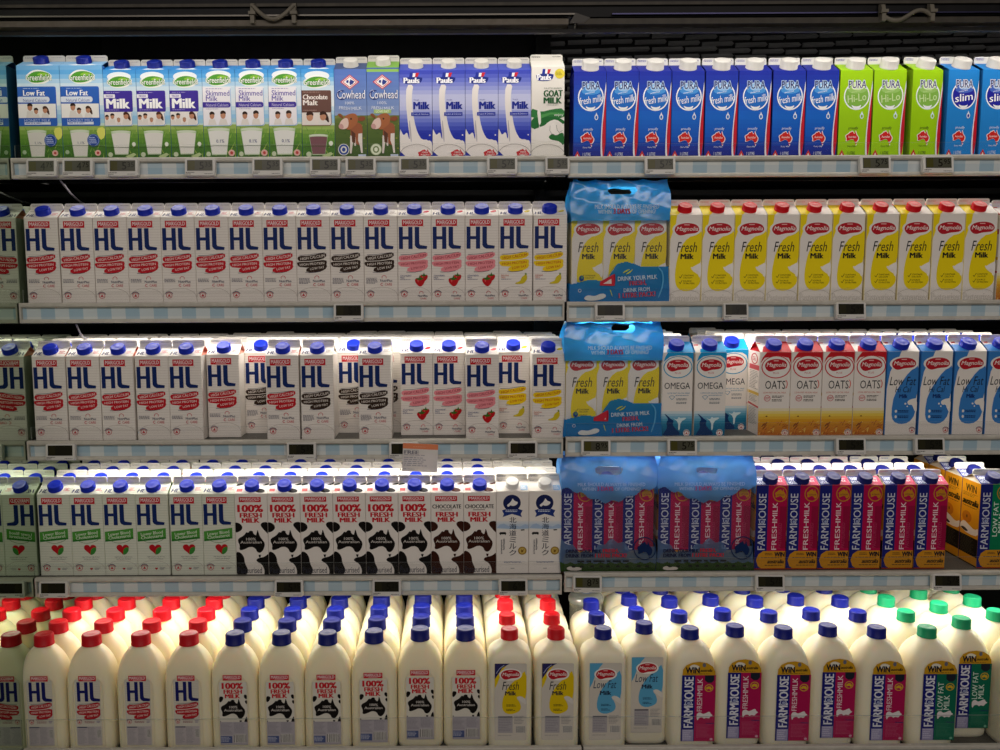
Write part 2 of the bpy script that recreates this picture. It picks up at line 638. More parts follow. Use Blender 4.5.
def fresh100_slope(kind):
    A = Art(.0745, .045, (0, 0, 130, 60))
    bc = '#1a1614' if kind == 'black' else '#54281a'
    A.P(bc, [(76, 40), (96, 34), (118, 42), (120, 54), (100, 58), (82, 52)], sm=2)
    A.P(bc, [(0, 12), (22, 8), (28, 16), (8, 22), (0, 22)], sm=1)
    A.P(bc, [(102, 18), (120, 10), (132, 6), (132, 16), (114, 22)], sm=1)
    A.R('#d86a68', 6, 36, 28, 50)
    return A


def hokkaido():
    A = Art(.0745, .191, (375, 190, 548, 648))
    A.G(375, 352, 548, 400, [(0, '#e9e8e4'), (.5, '#c2d2e4'), (1, '#e6e6e2')], 6)
    A.P('#a9c2de', [(375, 392), (395, 372), (415, 366), (440, 380), (470, 374), (500, 384), (530, 370), (548, 378), (548, 394), (470, 398)])
    A.RING('#1a2456', 458, 250, 47, 46, 6)
    A.E('#1a2456', 458, 250, 43, 42)
    A.P('#f2f0ec', [(462, 222), (470, 238), (492, 246), (482, 262), (462, 268), (450, 262), (438, 274), (430, 262), (446, 250), (454, 240)], sm=1)
    A.P('#24397e', [(405, 292), (430, 282), (458, 290), (490, 282), (515, 292), (505, 312), (512, 330), (492, 322), (458, 312), (428, 322), (408, 330), (415, 312)])
    A.LINES('#dce4f0', 424, 288, 494, 304, 2, 3, .5)
    for i, ch in enumerate('北海道ミルク'):
        A.T('#1f2338', ch, 444, 330 + i * 37, 482, 362 + i * 37, bold=.012, keep=i > 0)
    A.LINES('#50525e', 412, 452, 421, 518, 9, 3, .7)
    A.LINES('#50525e', 400, 458, 408, 540, 11, 5, .7)
    A.P('#20201f', [(390, 420), (396, 414), (424, 414), (428, 420), (424, 432), (420, 426), (400, 426), (396, 432)])
    A.P('#3a3a38', [(505, 400), (524, 398), (526, 404), (507, 406)])
    A.E('#9a7a2c', 514, 520, 23, 23)
    A.E('#c8aa58', 514, 520, 17, 17)
    A.P('#7a5c1c', [(508, 512), (516, 518), (522, 510), (518, 528), (508, 530)])
    A.LINE('#41548c', [(416 + i * 4, 584 + (5 if i % 2 else -4) * (1 - (i % 5) * .15)) for i in range(24)], 2)
    A.R('#a8a8a8', 452, 618, 472, 622)
    return A


def hokkaido_slope():
    A = Art(.0745, .045, (0, 0, 130, 60))
    A.R('#9dc1e4', 98, 30, 126, 54)
    A.LINES('#ffffff', 100, 34, 124, 50, 3, 2)
    A.LINES('#8f8d88', 8, 4, 34, 9, 1, 2)
    return A


# ---- the blue-sky family cartons
def heads(A, spec, base):
    for x, y, r, hair, long_ in spec:
        if long_:
            A.P(hair, [(x - r * .9, y - r * 1.1), (x + r * .6, y - r * 1.3), (x + r * 1.4, y - r * .2), (x + r * 1.7, y + r * 2.0), (x + r * .6, y + r * 1.0)], sm=1)
        A.P('#e2dcd6', [(x - r * 1.5, base), (x - r * 1.0, y + r * 1.2), (x + r * 1.0, y + r * 1.2), (x + r * 1.6, base)])
        A.E('#c08a6c', x, y, r * .85, r * 1.15)
        A.P(hair, [(x - r * .95, y - r * .2), (x - r * .8, y - r * 1.2), (x + r * .2, y - r * 1.5), (x + r * 1.0, y - r * .9), (x + r * .9, y - r * .1), (x + r * .4, y - r * .6)], sm=1)


def grass_bg(A, x0, x1, y0, y1):
    A.G(x0, y0, x1, y1, [(0, '#a9bf6a'), (.25, '#6f9a3c'), (.6, '#4e7f2c'), (1, '#3d6a26')], 8)
    rn = random.Random(5)
    for _ in range(26):
        x, y = x0 + rn.random() * (x1 - x0), y0 + rn.random() * (y1 - y0) * .9
        A.P(rn.choice(['#86b04a', '#6c9a3c', '#a3bc54', '#5c8f34']), [(x, y + 22), (x + 5, y + 22), (x + rn.uniform(-14, 20), y - 8)], True)


def sky_bg(A, x0, x1, y0, y1, top='#3b8fd8'):
    A.G(x0, y0, x1, y1, [(0, top), (.12, '#5aa6e0'), (.3, '#cfe4f2'), (.6, '#e8eef2'), (.85, '#8cc4ea'), (1, '#d6e4c8')], 14)


def green_logo(A, x, y, rx, ry):
    A.P('#f2f4ee', [(x - rx * 1.1, y), (x - rx * .5, y - ry * 1.25), (x + rx * .3, y - ry * 1.3), (x + rx * 1.2, y - ry * .3), (x + rx * .7, y + ry * 1.1), (x - rx * .5, y + ry * 1.3)], sm=2)
    A.P('#4f9a2e', [(x - rx, y + ry * .2), (x - rx * .5, y - ry * .9), (x + rx * .3, y - ry * 1.1), (x + rx * 1.1, y - ry * .4), (x + rx * .6, y + ry * .8), (x - rx * .5, y + ry * 1.1)], sm=2)
    A.P('#8abf3c', [(x - rx * .2, y - ry * .4), (x + rx * .3, y - ry * .9), (x + rx * .95, y - ry * .4), (x + rx * .3, y - ry * .2)], sm=1)
    A.T('#2c6426', 'Greenfields', x - rx * 1.02, y - ry * .5, x + rx * 1.05, y + ry * .62, bold=.05)
    A.T('#fbfbf6', 'Greenfields', x - rx, y - ry * .5, x + rx * 1.03, y + ry * .6, bold=.012)


def glass(A, x0, x1, y0, y1, milk, sc='#dfe6dc'):
    w = (x1 - x0)
    A.P('#b9cfa6', [(x0 - w * .04, y0 - w * .15), (x1 + w * .04, y0 - w * .15), (x1 - w * .14, y1), (x0 + w * .14, y1)])
    A.P(milk, [(x0, y0), (x1, y0), (x1 - w * .15, y1 - w * .05), (x0 + w * .15, y1 - w * .05)])
    A.E('#d3ddc6', (x0 + x1) / 2, y0 - w * .12, w * .5, w * .07)
    A.E(milk, (x0 + x1) / 2, y0, w * .5, w * .06)


def gf_lowfat():
    A = Art(.0935, .204, (50, 95, 305, 635))
    sky_bg(A, 50, 305, 95, 445, '#7fb4e0')
    grass_bg(A, 50, 305, 435, 625)
    A.P('#dfe06a', [(250, 450), (305, 440), (305, 500), (270, 520)], sm=1)
    green_logo(A, 180, 160, 76, 32)
    A.R('#2f62bc', 46, 213, 280, 436, r=10)
    A.LINES('#b9cbea', 85, 222, 226, 228, 1, 2)
    A.T('#ffffff', 'Low Fat', 84, 233, 214, 264, bold=.03)
    A.R('#dfe7f4', 46, 270, 240, 302, r=14)
    A.T('#3f5fa8', 'Natural Calcium', 82, 281, 222, 299)
    A.R('#f1eeea', 46, 310, 275, 390)
    heads(A, [(120, 330, 17, '#33221a', 0), (210, 345, 16, '#4a2c1c', 1), (156, 352, 14, '#33221a', 0)], 390)
    A.T('#b9c9ec', 'HONEST MILK', 84, 396, 240, 413)
    A.R('#dfe7f4', 84, 414, 240, 428)
    A.LINES('#3f5fa8', 90, 417, 236, 426, 1, 2)
    glass(A, 100, 208, 478, 612, '#dcdad0')
    A.T('#3a4670', '1.1%', 140, 525, 180, 540)
    A.E('#274a9c', 234, 518, 37, 36)
    A.RING('#aabde6', 234, 518, 33, 32, 2)
    A.LINES('#b9c9ec', 210, 500, 260, 540, 4, 2)
    A.E('#e6b7a8', 258, 590, 18, 17)
    A.E('#c24444', 258, 590, 8, 8)
    A.E('#a9bf9a', 75, 585, 12, 12)
    A.R('#2a56a8', 50, 620, 305, 636)
    A.T('#dfe6f2', '1L', 66, 622, 80, 632)
    A.LINE('#3d5526', [(60, 552), (120, 546), (230, 548), (300, 556)], 2.5)
    return A


def gf_milk():
    A = Art(.0715, .194, (36, 110, 228, 635))
    sky_bg(A, 36, 228, 110, 445)
    grass_bg(A, 36, 228, 430, 625)
    A.E('#e8f0f4', 130, 150, 70, 28)
    green_logo(A, 130, 178, 72, 30)
    A.R('#42309a', 30, 230, 204, 352, r=9)
    A.LINES('#a99fd8', 50, 239, 174, 245, 1, 2)
    A.R('#efecf6', 36, 250, 102, 272, r=4)
    A.T('#5a4aa4', 'FRESH', 50, 255, 90, 268, bold=.02)
    A.T('#ffffff', 'Milk', 48, 276, 188, 332, bold=.04)
    A.LINES('#a99fd8', 50, 339, 130, 346, 1, 3)
    A.R('#efe9e4', 36, 352, 200, 432)
    heads(A, [(50, 385, 12, '#2e2018', 0), (82, 378, 13, '#2e2018', 0), (118, 400, 11, '#b08a70', 0), (162, 375, 17, '#4a2818', 1)], 432)
    A.LINE('#5aa4dc', [(196, 360), (200, 420), (190, 432), (36, 433)], 3)
    glass(A, 74, 182, 480, 600, '#e2e0d8')
    A.E('#e4ead8', 202, 540, 11, 13)
    A.E('#c4cfae', 62, 600, 14, 14)
    A.P('#b6c98e', [(150, 610), (200, 590), (214, 600), (180, 625)])
    A.R('#2a5ab0', 36, 627, 228, 636)
    A.LINE('#3d5526', [(40, 560), (100, 556), (180, 558), (225, 562)], 2.5)
    return A


def gf_skim():
    A = Art(.0715, .194, (15, 290, 145, 625))
    sky_bg(A, 15, 145, 290, 500)
    grass_bg(A, 15, 145, 492, 620)
    A.E('#e8f0f4', 80, 312, 50, 18)
    green_logo(A, 78, 328, 49, 20)
    A.R('#f0edf2', 10, 354, 128, 497, r=6)
    A.LINES('#8a80b8', 28, 360, 100, 364, 1, 3)
    A.T('#5a48a8', 'Skimmed', 28, 367, 122, 387, bold=.02)
    A.T('#5a48a8', 'Milk', 28, 388, 74, 406, bold=.02, keep=True)
    A.R('#43349c', 10, 410, 125, 430, r=8)
    A.T('#d2cbea', 'Natural Calcium', 28, 415, 116, 426)
    A.LINES('#9a94b8', 28, 434, 80, 438, 1, 4)
    heads(A, [(50, 460, 11, '#33221a', 0), (94, 458, 12, '#33221a', 0)], 494)
    A.LINE('#7ab4e0', [(126, 360), (128, 490), (118, 497), (15, 498)], 2)
    glass(A, 34, 116, 520, 606, '#e4e4de')
    A.T('#33407a', '0.1%', 64, 548, 96, 560, bold=.02)
    A.E('#e0b0a6', 124, 598, 13, 12)
    A.E('#c24444', 124, 598, 6, 6)
    A.E('#c4cfae', 32, 602, 9, 9)
    A.R('#2a5ab0', 15, 619, 145, 626)
    A.LINE('#3d5526', [(20, 574), (60, 571), (110, 572), (142, 576)], 1.6)
    return A


def gf_choc():
    A = Art(.0715, .194, (40, 115, 225, 640))
    sky_bg(A, 40, 225, 115, 450)
    grass_bg(A, 40, 225, 440, 632)
    A.E('#e8f0f4', 130, 155, 70, 28)
    green_logo(A, 126, 190, 74, 30)
    A.R('#6a4a42', 34, 238, 208, 366, r=9)
    A.LINES('#b89a90', 50, 247, 156, 252, 1, 3)
    A.T('#f4ece6', 'Chocolate', 48, 262, 188, 290, bold=.03)
    A.T('#f4ece6', 'Malt', 48, 293, 132, 324, bold=.03, keep=True)
    A.LINES('#b89a90', 50, 351, 130, 357, 1, 4)
    A.R('#e6ddd6', 38, 366, 206, 440)
    heads(A, [(85, 390, 22, '#3a2218', 0), (160, 388, 21, '#3a2218', 1)], 440)
    A.LINE('#8a5a4a', [(206, 366), (208, 430), (198, 440), (40, 440)], 3)
    glass(A, 82, 182, 510, 612, '#7a5258')
    A.E('#e4ead8', 202, 545, 12, 14)
    A.E('#c4cfae', 76, 608, 15, 15)
    A.P('#b6c98e', [(150, 618), (200, 595), (214, 606), (180, 632)])
    A.LINE('#3d5526', [(44, 566), (110, 560), (180, 562), (222, 568)], 2.5)
    return A


def gf_slope(W, c='#4a9ade'):
    A = Art(W, .045, (0, 0, 130, 60))
    A.R(c, 0, 0, 130, 60)
    A.P('#dfeaf2', [(20, 60), (40, 40), (70, 34), (100, 44), (116, 60)], sm=1)
    return A


def cowhead(low):
    A = Art(.0705, .193, (230, 120, 412, 640))
    A.G(230, 120, 412, 400, [(0, '#5574bc'), (.5, '#6a86c4'), (1, '#93a6cc')], 8)
    A.G(230, 385, 412, 640, [(0, '#6d7a3c'), (.3, '#566c30'), (1, '#3f5a28')], 6)
    if low:
        A.R('#8fbf5a', 230, 118, 412, 136)
    A.P('#7f8a4a', [(230, 392), (260, 372), (290, 392), (290, 400), (230, 402)])
    rn = random.Random(8)
    for _ in range(22):
        x, y = rn.uniform(232, 405), rn.uniform(420, 600)
        A.R(rn.choice(['#8a8c3c', '#48602a', '#7a8a3a']), x, y, x + 12, y + 7, True)
    A.P('#c83040', [(318, 150), (372, 193), (318, 236), (264, 193)])
    A.P('#f0f0f0', [(318, 156), (364, 193), (318, 230), (272, 193)])
    A.P('#c83040', [(318, 160), (359, 193), (318, 226), (277, 193)])
    A.P('#f0f0f0', [(318, 165), (353, 193), (318, 221), (283, 193)])
    A.P('#2a3c8c', [(322, 178), (345, 190), (335, 204), (320, 212), (316, 196)])
    A.P('#2a3c8c', [(300, 184), (312, 182), (310, 200), (298, 196)])
    A.T('#24367e', 'Cowhead', 246, 240, 404, 291, bold=.06)
    A.T('#f2f4fa', 'Cowhead', 245, 239, 403, 289, bold=.012)
    A.ARC('#24367e', 272, 268, 28, 26, 60, 300, 5)
    A.T('#dfe6f4', '100%', 290, 305, 342, 322, bold=.01)
    A.T('#dfe6f4', 'FRESH', 256, 334, 318, 352, bold=.01, rot=-5, keep=True)
    A.T('#dfe6f4', 'MILK', 326, 335, 384, 353, bold=.01, rot=5, keep=True)
    if low:
        A.R('#a9c87a', 268, 352, 366, 374)
        A.T('#eef4e0', 'LOW FAT', 280, 356, 354, 370, bold=.02)
    # the cow
    A.P('#9a5a3a', [(330, 430), (366, 425), (388, 445), (384, 520), (372, 560), (350, 550), (322, 530), (316, 470)], sm=2)
    A.P('#e6ddd6', [(362, 490), (384, 488), (384, 560), (386, 602), (376, 602), (370, 560), (360, 530)])
    A.P('#ded4cc', [(316, 500), (346, 510), (348, 560), (340, 562), (334, 530), (328, 560), (322, 604), (312, 604), (314, 560)])
    A.P('#5c3826', [(322, 470), (346, 490), (344, 545), (326, 540)])
    A.P('#a8653e', [(278, 395), (312, 375), (346, 372), (362, 395), (358, 430), (336, 452), (312, 470), (290, 462)], sm=2)
    A.P('#e4c8bc', [(262, 420), (280, 402), (304, 398), (310, 440), (296, 462), (270, 466), (250, 452)], sm=2)
    A.P('#c79a94', [(250, 440), (268, 430), (282, 448), (274, 466), (254, 460)], sm=1)
    A.E('#221612', 322, 405, 5, 5)
    A.P('#8a4c30', [(358, 400), (385, 388), (406, 398), (394, 418), (364, 418)], sm=1)
    A.P('#8a4c30', [(280, 396), (262, 374), (246, 376), (256, 392), (276, 404)], sm=1)
    A.E('#e6e4dc' if not low else '#b6c49a', 278, 582, 32, 34)
    A.E('#2a4a9c' if not low else '#dfe6cc', 278, 582, 28, 30)
    A.E('#e6e4dc' if not low else '#7a8c5a', 278, 582, 18, 20)
    A.E('#2a4a9c' if not low else '#e8ecd8', 278, 582, 10, 12)
    A.ARC('#c8b03c', 278, 600, 40, 34, 40, 140, 6)
    A.R('#c2cee2', 360, 610, 404, 630)
    return A


def pauls_logo(A, x0, y0, x1, y1):
    w, h = x1 - x0, y1 - y0
    A.P('#20309a', [(x0 + w * .38, y0), (x0 + w * .52, y0), (x0 + w * .5, y0 + h * .45), (x0 + w * .33, y0 + h * .45)])
    A.P('#f2f2f4', [(x0 + w * .53, y0 + h * .05), (x0 + w * .66, y0 + h * .05), (x0 + w * .62, y0 + h * .45), (x0 + w * .5, y0 + h * .45)], True)
    A.P('#c82838', [(x0 + w * .67, y0 + h * .02), (x0 + w * .84, y0 + h * .02), (x0 + w * .74, y0 + h * .45), (x0 + w * .62, y0 + h * .45)], True)
    A.P('#1d2f86', [(x0, y0 + h * .42), (x0 + w, y0 + h * .36), (x0 + w * .97, y0 + h * .75), (x0 + w * .8, y0 + h), (x0 + w * .12, y0 + h), (x0 + w * .03, y0 + h * .8)], sm=1)
    A.T('#f6f6fa', 'Pauls', x0 + w * .06, y0 + h * .44, x0 + w * .86, y0 + h * .93, bold=.045)


def pauls():
    A = Art(.0715, .190, (88, 155, 262, 656))
    A.G(88, 155, 262, 650, [(0, '#3440b4'), (.12, '#6a76cc'), (.3, '#c4c8ea'), (.42, '#c4c8ec'), (.6, '#5a6acc'), (.72, '#1f30ac'), (1, '#1a2a9c')], 22)
    A.P('#ece6e2', [(126, 236), (164, 236), (156, 280), (154, 340), (166, 440), (182, 505), (205, 545), (240, 545), (262, 560), (262, 652), (88, 652), (88, 480),
                    (98, 500), (108, 522), (128, 500), (136, 540), (142, 540), (132, 450), (122, 340)], sm=1)
    A.P('#1f30ac', [(196, 535), (214, 545), (225, 540), (240, 552), (252, 548), (262, 572), (262, 520), (200, 500)], sm=1)
    A.E('#ece6e2', 248, 520, 4, 4)
    A.P('#b9b4bc', [(140, 420), (150, 500), (152, 560), (146, 556), (138, 480)], sm=1)
    pauls_logo(A, 104, 168, 212, 232)
    A.T('#44549c', 'fresh', 164, 316, 192, 325)
    A.T('#1c2c94', 'Milk', 161, 332, 250, 374, bold=.045)
    A.R('#2436a4', 150, 391, 248, 411)
    A.T('#cdd2f0', 'Creamy & Delicious', 156, 396, 242, 408)
    A.ARC('#8c8680', 175, 640, 90, 68, 190, 350, 2.2)
    A.AUSTRALIA('#c42c34', 184, 598, 254, 648)
    A.T('#f4e2e0', '100%', 206, 612, 238, 622, bold=.02)
    A.T('#f4e2e0', 'Australian', 198, 625, 246, 633, bold=.02, keep=True)
    return A


def goat():
    A = Art(.0725, .196, (275, 150, 455, 656))
    A.P('#2f7a3c', [(275, 378), (300, 385), (330, 398), (390, 382), (455, 376), (455, 440), (275, 440)], sm=1)
    A.P('#1f6a30', [(275, 430), (330, 432), (380, 420), (455, 440), (455, 470), (400, 452), (350, 470), (275, 500)], sm=1)
    A.P('#4f9a50', [(300, 420), (380, 400), (455, 404), (455, 412), (380, 412), (320, 436)])
    A.P('#ece8e2', [(305, 380), (325, 380), (330, 480), (275, 500), (275, 560), (455, 560), (455, 470), (410, 436), (370, 450), (340, 480), (318, 480)], sm=1)
    A.P('#1f6a30', [(368, 535), (392, 515), (410, 530), (440, 510), (455, 520), (455, 590), (430, 560), (400, 555), (380, 550)], sm=1)
    A.P('#f0ece6', [(378, 470), (400, 452), (410, 500), (404, 525), (386, 512)], sm=2)
    A.P('#e6e2dc', [(405, 446), (440, 470), (448, 500), (425, 512), (410, 480)], sm=2)
    A.LINE('#6a6a66', [(378, 474), (376, 500), (388, 522), (405, 526)], 2)
    A.LINE('#6a6a66', [(412, 470), (416, 496), (428, 512), (446, 500)], 2)
    pauls_logo(A, 300, 162, 396, 228)
    A.E('#e2d040', 428, 188, 27, 27)
    A.LINES('#8a7a20', 408, 178, 448, 200, 3, 2)
    A.T('#7a8a7a', 'PASTEURISED', 345, 264, 440, 272)
    A.T('#1f5a30', 'GOAT', 341, 278, 446, 314, bold=.05)
    A.T('#1f5a30', 'MILK', 341, 318, 441, 351, bold=.05, keep=True)
    A.LINES('#8a958a', 358, 358, 428, 364, 1, 4)
    A.T('#e6eee2', 'enjoy', 400, 408, 450, 424, bold=.02)
    A.ARC('#8c8680', 365, 650, 98, 74, 195, 350, 2.2)
    return A


def pura(kind):
    A = Art(.0705, .188, (500, 185, 690, 650))
    if kind == 'fresh':
        A.G(500, 185, 690, 650, [(0, '#1b2a9c'), (.25, '#1d48b4'), (.5, '#1266cc'), (.75, '#0f58c0'), (.9, '#1a2c96'), (1, '#18237e')], 20)
        pc, disc, lc = '#2a2466', '#1f6cc8', '#ffffff'
    elif kind == 'lime':
        A.R('#9ed010', 500, 185, 690, 650)
        pc, disc, lc = '#2f2a72', '#84b84a', '#cfe4a8'
    else:
        A.R('#2384d4', 500, 185, 690, 650)
        pc, disc, lc = '#2a2a70', '#2426a0', '#ffffff'
    hx = 600
    A.E('#f4f8fa', hx, 320, 76, 74)
    A.E(disc, hx, 320, 69, 67)
    glow = {'fresh': ('#4a98e0', '#9cc8f0'), 'lime': ('#9cc86a', '#d6eab0'), 'slim': ('#4a6ac8', '#a9c4ea')}[kind]
    A.P(glow[0], [(540, 290), (570, 264), (630, 258), (664, 290), (630, 306), (570, 308)], sm=2)
    A.P(glow[1], [(560, 272), (585, 246), (630, 242), (654, 270), (622, 290), (580, 290)], sm=2)
    A.P('#f4f8fc' if kind != 'lime' else '#e8f4d0', [(580, 268), (604, 250), (632, 262), (606, 276)], sm=2)
    A.T('#f0f4fa' if kind != 'fresh' else '#b8d4f2', 'PURA', 547, 236, 657, 283, bold=.05)
    A.T(pc, 'PURA', 550, 239, 654, 280, bold=.02)
    word = {'fresh': 'fresh milk', 'lime': 'Hi-Lo', 'slim': 'slim'}[kind]
    A.T(lc, 'pasteurised', 568, 292, 622, 302, rot=10)
    if kind == 'fresh':
        A.T(lc, word, 533, 314, 668, 352, bold=.0, shear=.2, rot=9)
    else:
        A.T(lc, word, 544, 310, 656, 350, bold=.02, shear=.1, rot=9)
    A.P('#f6f8fa', [(568, 366), (585, 374), (610, 375), (630, 366), (620, 384), (600, 390), (580, 384)], sm=1)
    A.E('#dfe8f0', 634, 426, 11, 15)
    A.P('#dfe8f0', [(626, 420), (634, 400), (642, 420)], True)
    A.E(disc if kind != 'lime' else '#8ab820', 634, 427, 6, 9)
    tc = '#e2e8f4' if kind != 'lime' else '#33401c'
    A.T(tc, 'proudly', 558, 482, 616, 500, bold=.01, shear=.15)
    A.AUSTRALIA('#f4e8e6', 540, 500, 624, 572)
    A.AUSTRALIA('#d42420', 545, 505, 619, 568)
    A.T('#f4dcd8', 'Australian', 558, 530, 606, 542, bold=.02)
    A.T(tc, 'Dairy Milk', 556, 582, 606, 592, bold=.01)
    A.P('#c8322c', [(524, 604), (546, 644), (502, 644)])
    A.P('#f2dcd6', [(524, 620), (532, 636), (516, 636)])
    A.T(tc, '1 LITRE', 556, 614, 602, 630, bold=.01)
    A.P('#e8eaf2', [(690, 230), (690, 540), (676, 655), (666, 655), (660, 600), (664, 480), (676, 350), (684, 270)], sm=1)
    A.P('#c41c30', [(692, 260), (692, 540), (678, 652), (670, 610), (668, 500), (680, 370), (687, 300)], sm=1)
    return A


def pura_slope(kind):
    A = Art(.0705, .045, (0, 0, 130, 60))
    A.R({'fresh': '#1b2a9c', 'lime': '#9ed010', 'slim': '#2384d4'}[kind], 0, 0, 130, 60)
    return A


def mag_logo(A, cx, cy, rx, ry, rim='#f0ece6', rimx=1.13, plus=False, outer=None):
    if outer:
        A.E(outer, cx, cy + ry * .3, rx * 1.26, ry * 1.75)
        A.E(rim, cx, cy + ry * .28, rx * 1.17, ry * 1.62)
    A.E(rim, cx, cy, rx * rimx, ry * 1.18)
    A.P('#b81f2c', [(cx - rx, cy), (cx - rx * .75, cy - ry * .7), (cx, cy - ry), (cx + rx * .75, cy - ry * .75), (cx + rx, cy), (cx + rx * .8, cy + ry * .6),
                    (cx + rx * .3, cy + ry * .7), (cx, cy + ry * .75), (cx - rx * .5, cy + ry * 1.05), (cx - rx * .85, cy + ry * .7)], sm=2)
    A.T('#f4e8e2', 'Magnolia', cx - rx * .82, cy - ry * .38, cx + rx * .86, cy + ry * .46, bold=.02, shear=.25)
    A.R('#eab6b2', cx - rx * .22, cy - ry * .74, cx + rx * .2, cy - ry * .6)
    if plus:
        A.T('#c84a50', 'PLUS', cx - rx * .25, cy + ry * 1.08, cx + rx * .25, cy + ry * 1.35)


def mag_fresh(bottle=False):
    A = Art(.0715, .193, (482, 183, 602, 523))
    Y = '#f4dc14'
    A.P(Y, [(480, 180), (508, 180), (504, 215), (494, 245), (480, 290)])
    A.P(Y, [(536, 285), (560, 266), (604, 224), (604, 366), (578, 380), (562, 395), (598, 420), (600, 448), (582, 470), (555, 480), (528, 478), (510, 462),
            (503, 430), (506, 380), (516, 330)], sm=1)
    A.P('#f4f0ea', [(562, 392), (580, 378), (604, 368), (604, 420), (590, 424), (596, 402), (585, 396), (575, 402)], sm=1)
    A.E('#f4f0ea', 566, 388, 3, 3)
    mag_logo(A, 545, 238, 48, 25)
    A.T('#17181f', 'Fresh', 508, 288, 584, 327, bold=-.005, shear=.25)
    A.T('#17181f', 'Milk', 523, 333, 573, 354, bold=.035)
    for y in (416, 438):
        A.LINE('#3a3018', [(520, y + 6), (524, y + 12), (532, y - 2)], 1.6)
    A.T('#3a3018', 'CONTAINS', 535, 415, 574, 421, keep=True)
    A.T('#3a3018', 'CALCIUM', 535, 424, 568, 430, keep=True)
    A.T('#3a3018', 'SOURCE', 535, 437, 566, 443, keep=True)
    A.T('#3a3018', 'OF PROTEIN', 535, 446, 577, 452, keep=True)
    A.ARC('#b4aca0', 542, 500, 58, 26, 185, 355, 1.2)
    A.T('#9a948c', 'Pasteurised', 489, 491, 600, 521, bold=.025)
    A.T('#e2dcd2', 'Pasteurised', 489.5, 491.5, 599.5, 520.5, bold=-.01)
    return A


def mag_slope(kind):
    A = Art(.0715, .045, (0, 0, 130, 60))
    if kind == 'fresh':
        A.P('#f4dc14', [(0, 0), (48, 0), (56, 20), (44, 45), (30, 60), (0, 60)])
    elif kind == 'low':
        A.P('#3a80c8', [(0, 24), (30, 20), (62, 34), (58, 60), (0, 60)])
        A.P('#d65a5a', [(8, 8), (24, 6), (24, 14), (8, 16)])
    elif kind == 'omega':
        A.P('#1a9ad6', [(60, 0), (130, 0), (130, 60), (20, 60), (24, 44), (50, 30)], sm=0)
        A.R('#d66a6a', 4, 16, 22, 24)
    elif kind == 'oats':
        A.P('#c8202a', [(60, 0), (130, 0), (130, 60), (10, 60), (24, 30), (44, 18)], sm=0)
        A.R('#d66a6a', 2, 8, 18, 14)
    return A


def mag_low():
    A = Art(.0715, .19, (205, 130, 380, 580))
    B = '#3a80c8'
    A.P(B, [(203, 128), (280, 128), (268, 160), (250, 180), (222, 240), (208, 330), (203, 340)])
    A.P(B, [(310, 262), (340, 230), (382, 190), (382, 380), (340, 388), (325, 400), (368, 420), (372, 470), (340, 515), (290, 524), (250, 508), (238, 460), (250, 360)], sm=1)
    A.P('#efebe4', [(322, 402), (345, 386), (380, 384), (380, 470), (362, 440), (352, 416), (334, 420)], sm=1)
    A.E('#efebe4', 315, 412, 5, 5)
    A.E('#efebe4', 326, 426, 4, 4)
    mag_logo(A, 297, 195, 70, 34)
    A.T('#20252f', 'Low Fat', 222, 266, 368, 312, bold=-.012, shear=.25)
    A.T('#20252f', 'Hi Cal', 254, 318, 344, 350, bold=-.012, shear=.25, keep=True)
    A.T('#17306e', 'Milk', 278, 360, 326, 381, bold=.035)
    for y in (452, 482):
        A.E('#efebe4', 264, y, 6, 8)
        A.LINES('#1a3468', 276, y - 6, 340, y + 10, 2, 3, .6)
    circle_mark(A, 358, 556, 14)
    return A


def mag_omega():
    A = Art(.0705, .19, (130, 185, 330, 690))
    A.G(130, 540, 330, 690, [(0, '#e8ecec'), (.2, '#8cc0d8'), (.5, '#2a86ac'), (1, '#155f88')], 10)
    A.P('#1a9ad6', [(168, 183), (332, 183), (332, 262), (318, 222), (290, 205), (232, 202), (180, 210), (140, 240), (150, 210)])
    mag_logo(A, 232, 262, 74, 38, plus=True, outer='#3aa0c8')
    A.T('#222a30', 'OMEGA', 148, 366, 313, 405, bold=.0)
    A.T('#4a8ab0', 'LOW FAT HI-CAL MILK', 170, 426, 312, 435)
    A.LINES('#7a9ab0', 220, 442, 312, 450, 1, 3)
    A.LINE('#6a98b4', [(180, 452), (198, 470), (216, 452), (206, 446), (190, 446), (180, 452)], 3)
    for y in (462, 484):
        A.LINES('#50606c', 226, y, 312, y + 14, 2, y, .5)
    A.P('#17396c', [(148, 552), (168, 564), (198, 590), (214, 596), (204, 622), (228, 650), (252, 668), (252, 688), (142, 690), (152, 668), (172, 640), (164, 606), (180, 590)], sm=1)
    A.P('#d6ecf0', [(202, 578), (226, 590), (246, 582), (290, 578), (292, 586), (256, 604), (252, 656), (242, 654), (242, 606)], sm=1)
    A.E('#d6ecf0', 246, 584, 7, 8)
    A.E('#eef0ec', 296, 672, 21, 21)
    circle_mark(A, 296, 674, 15)
    return A


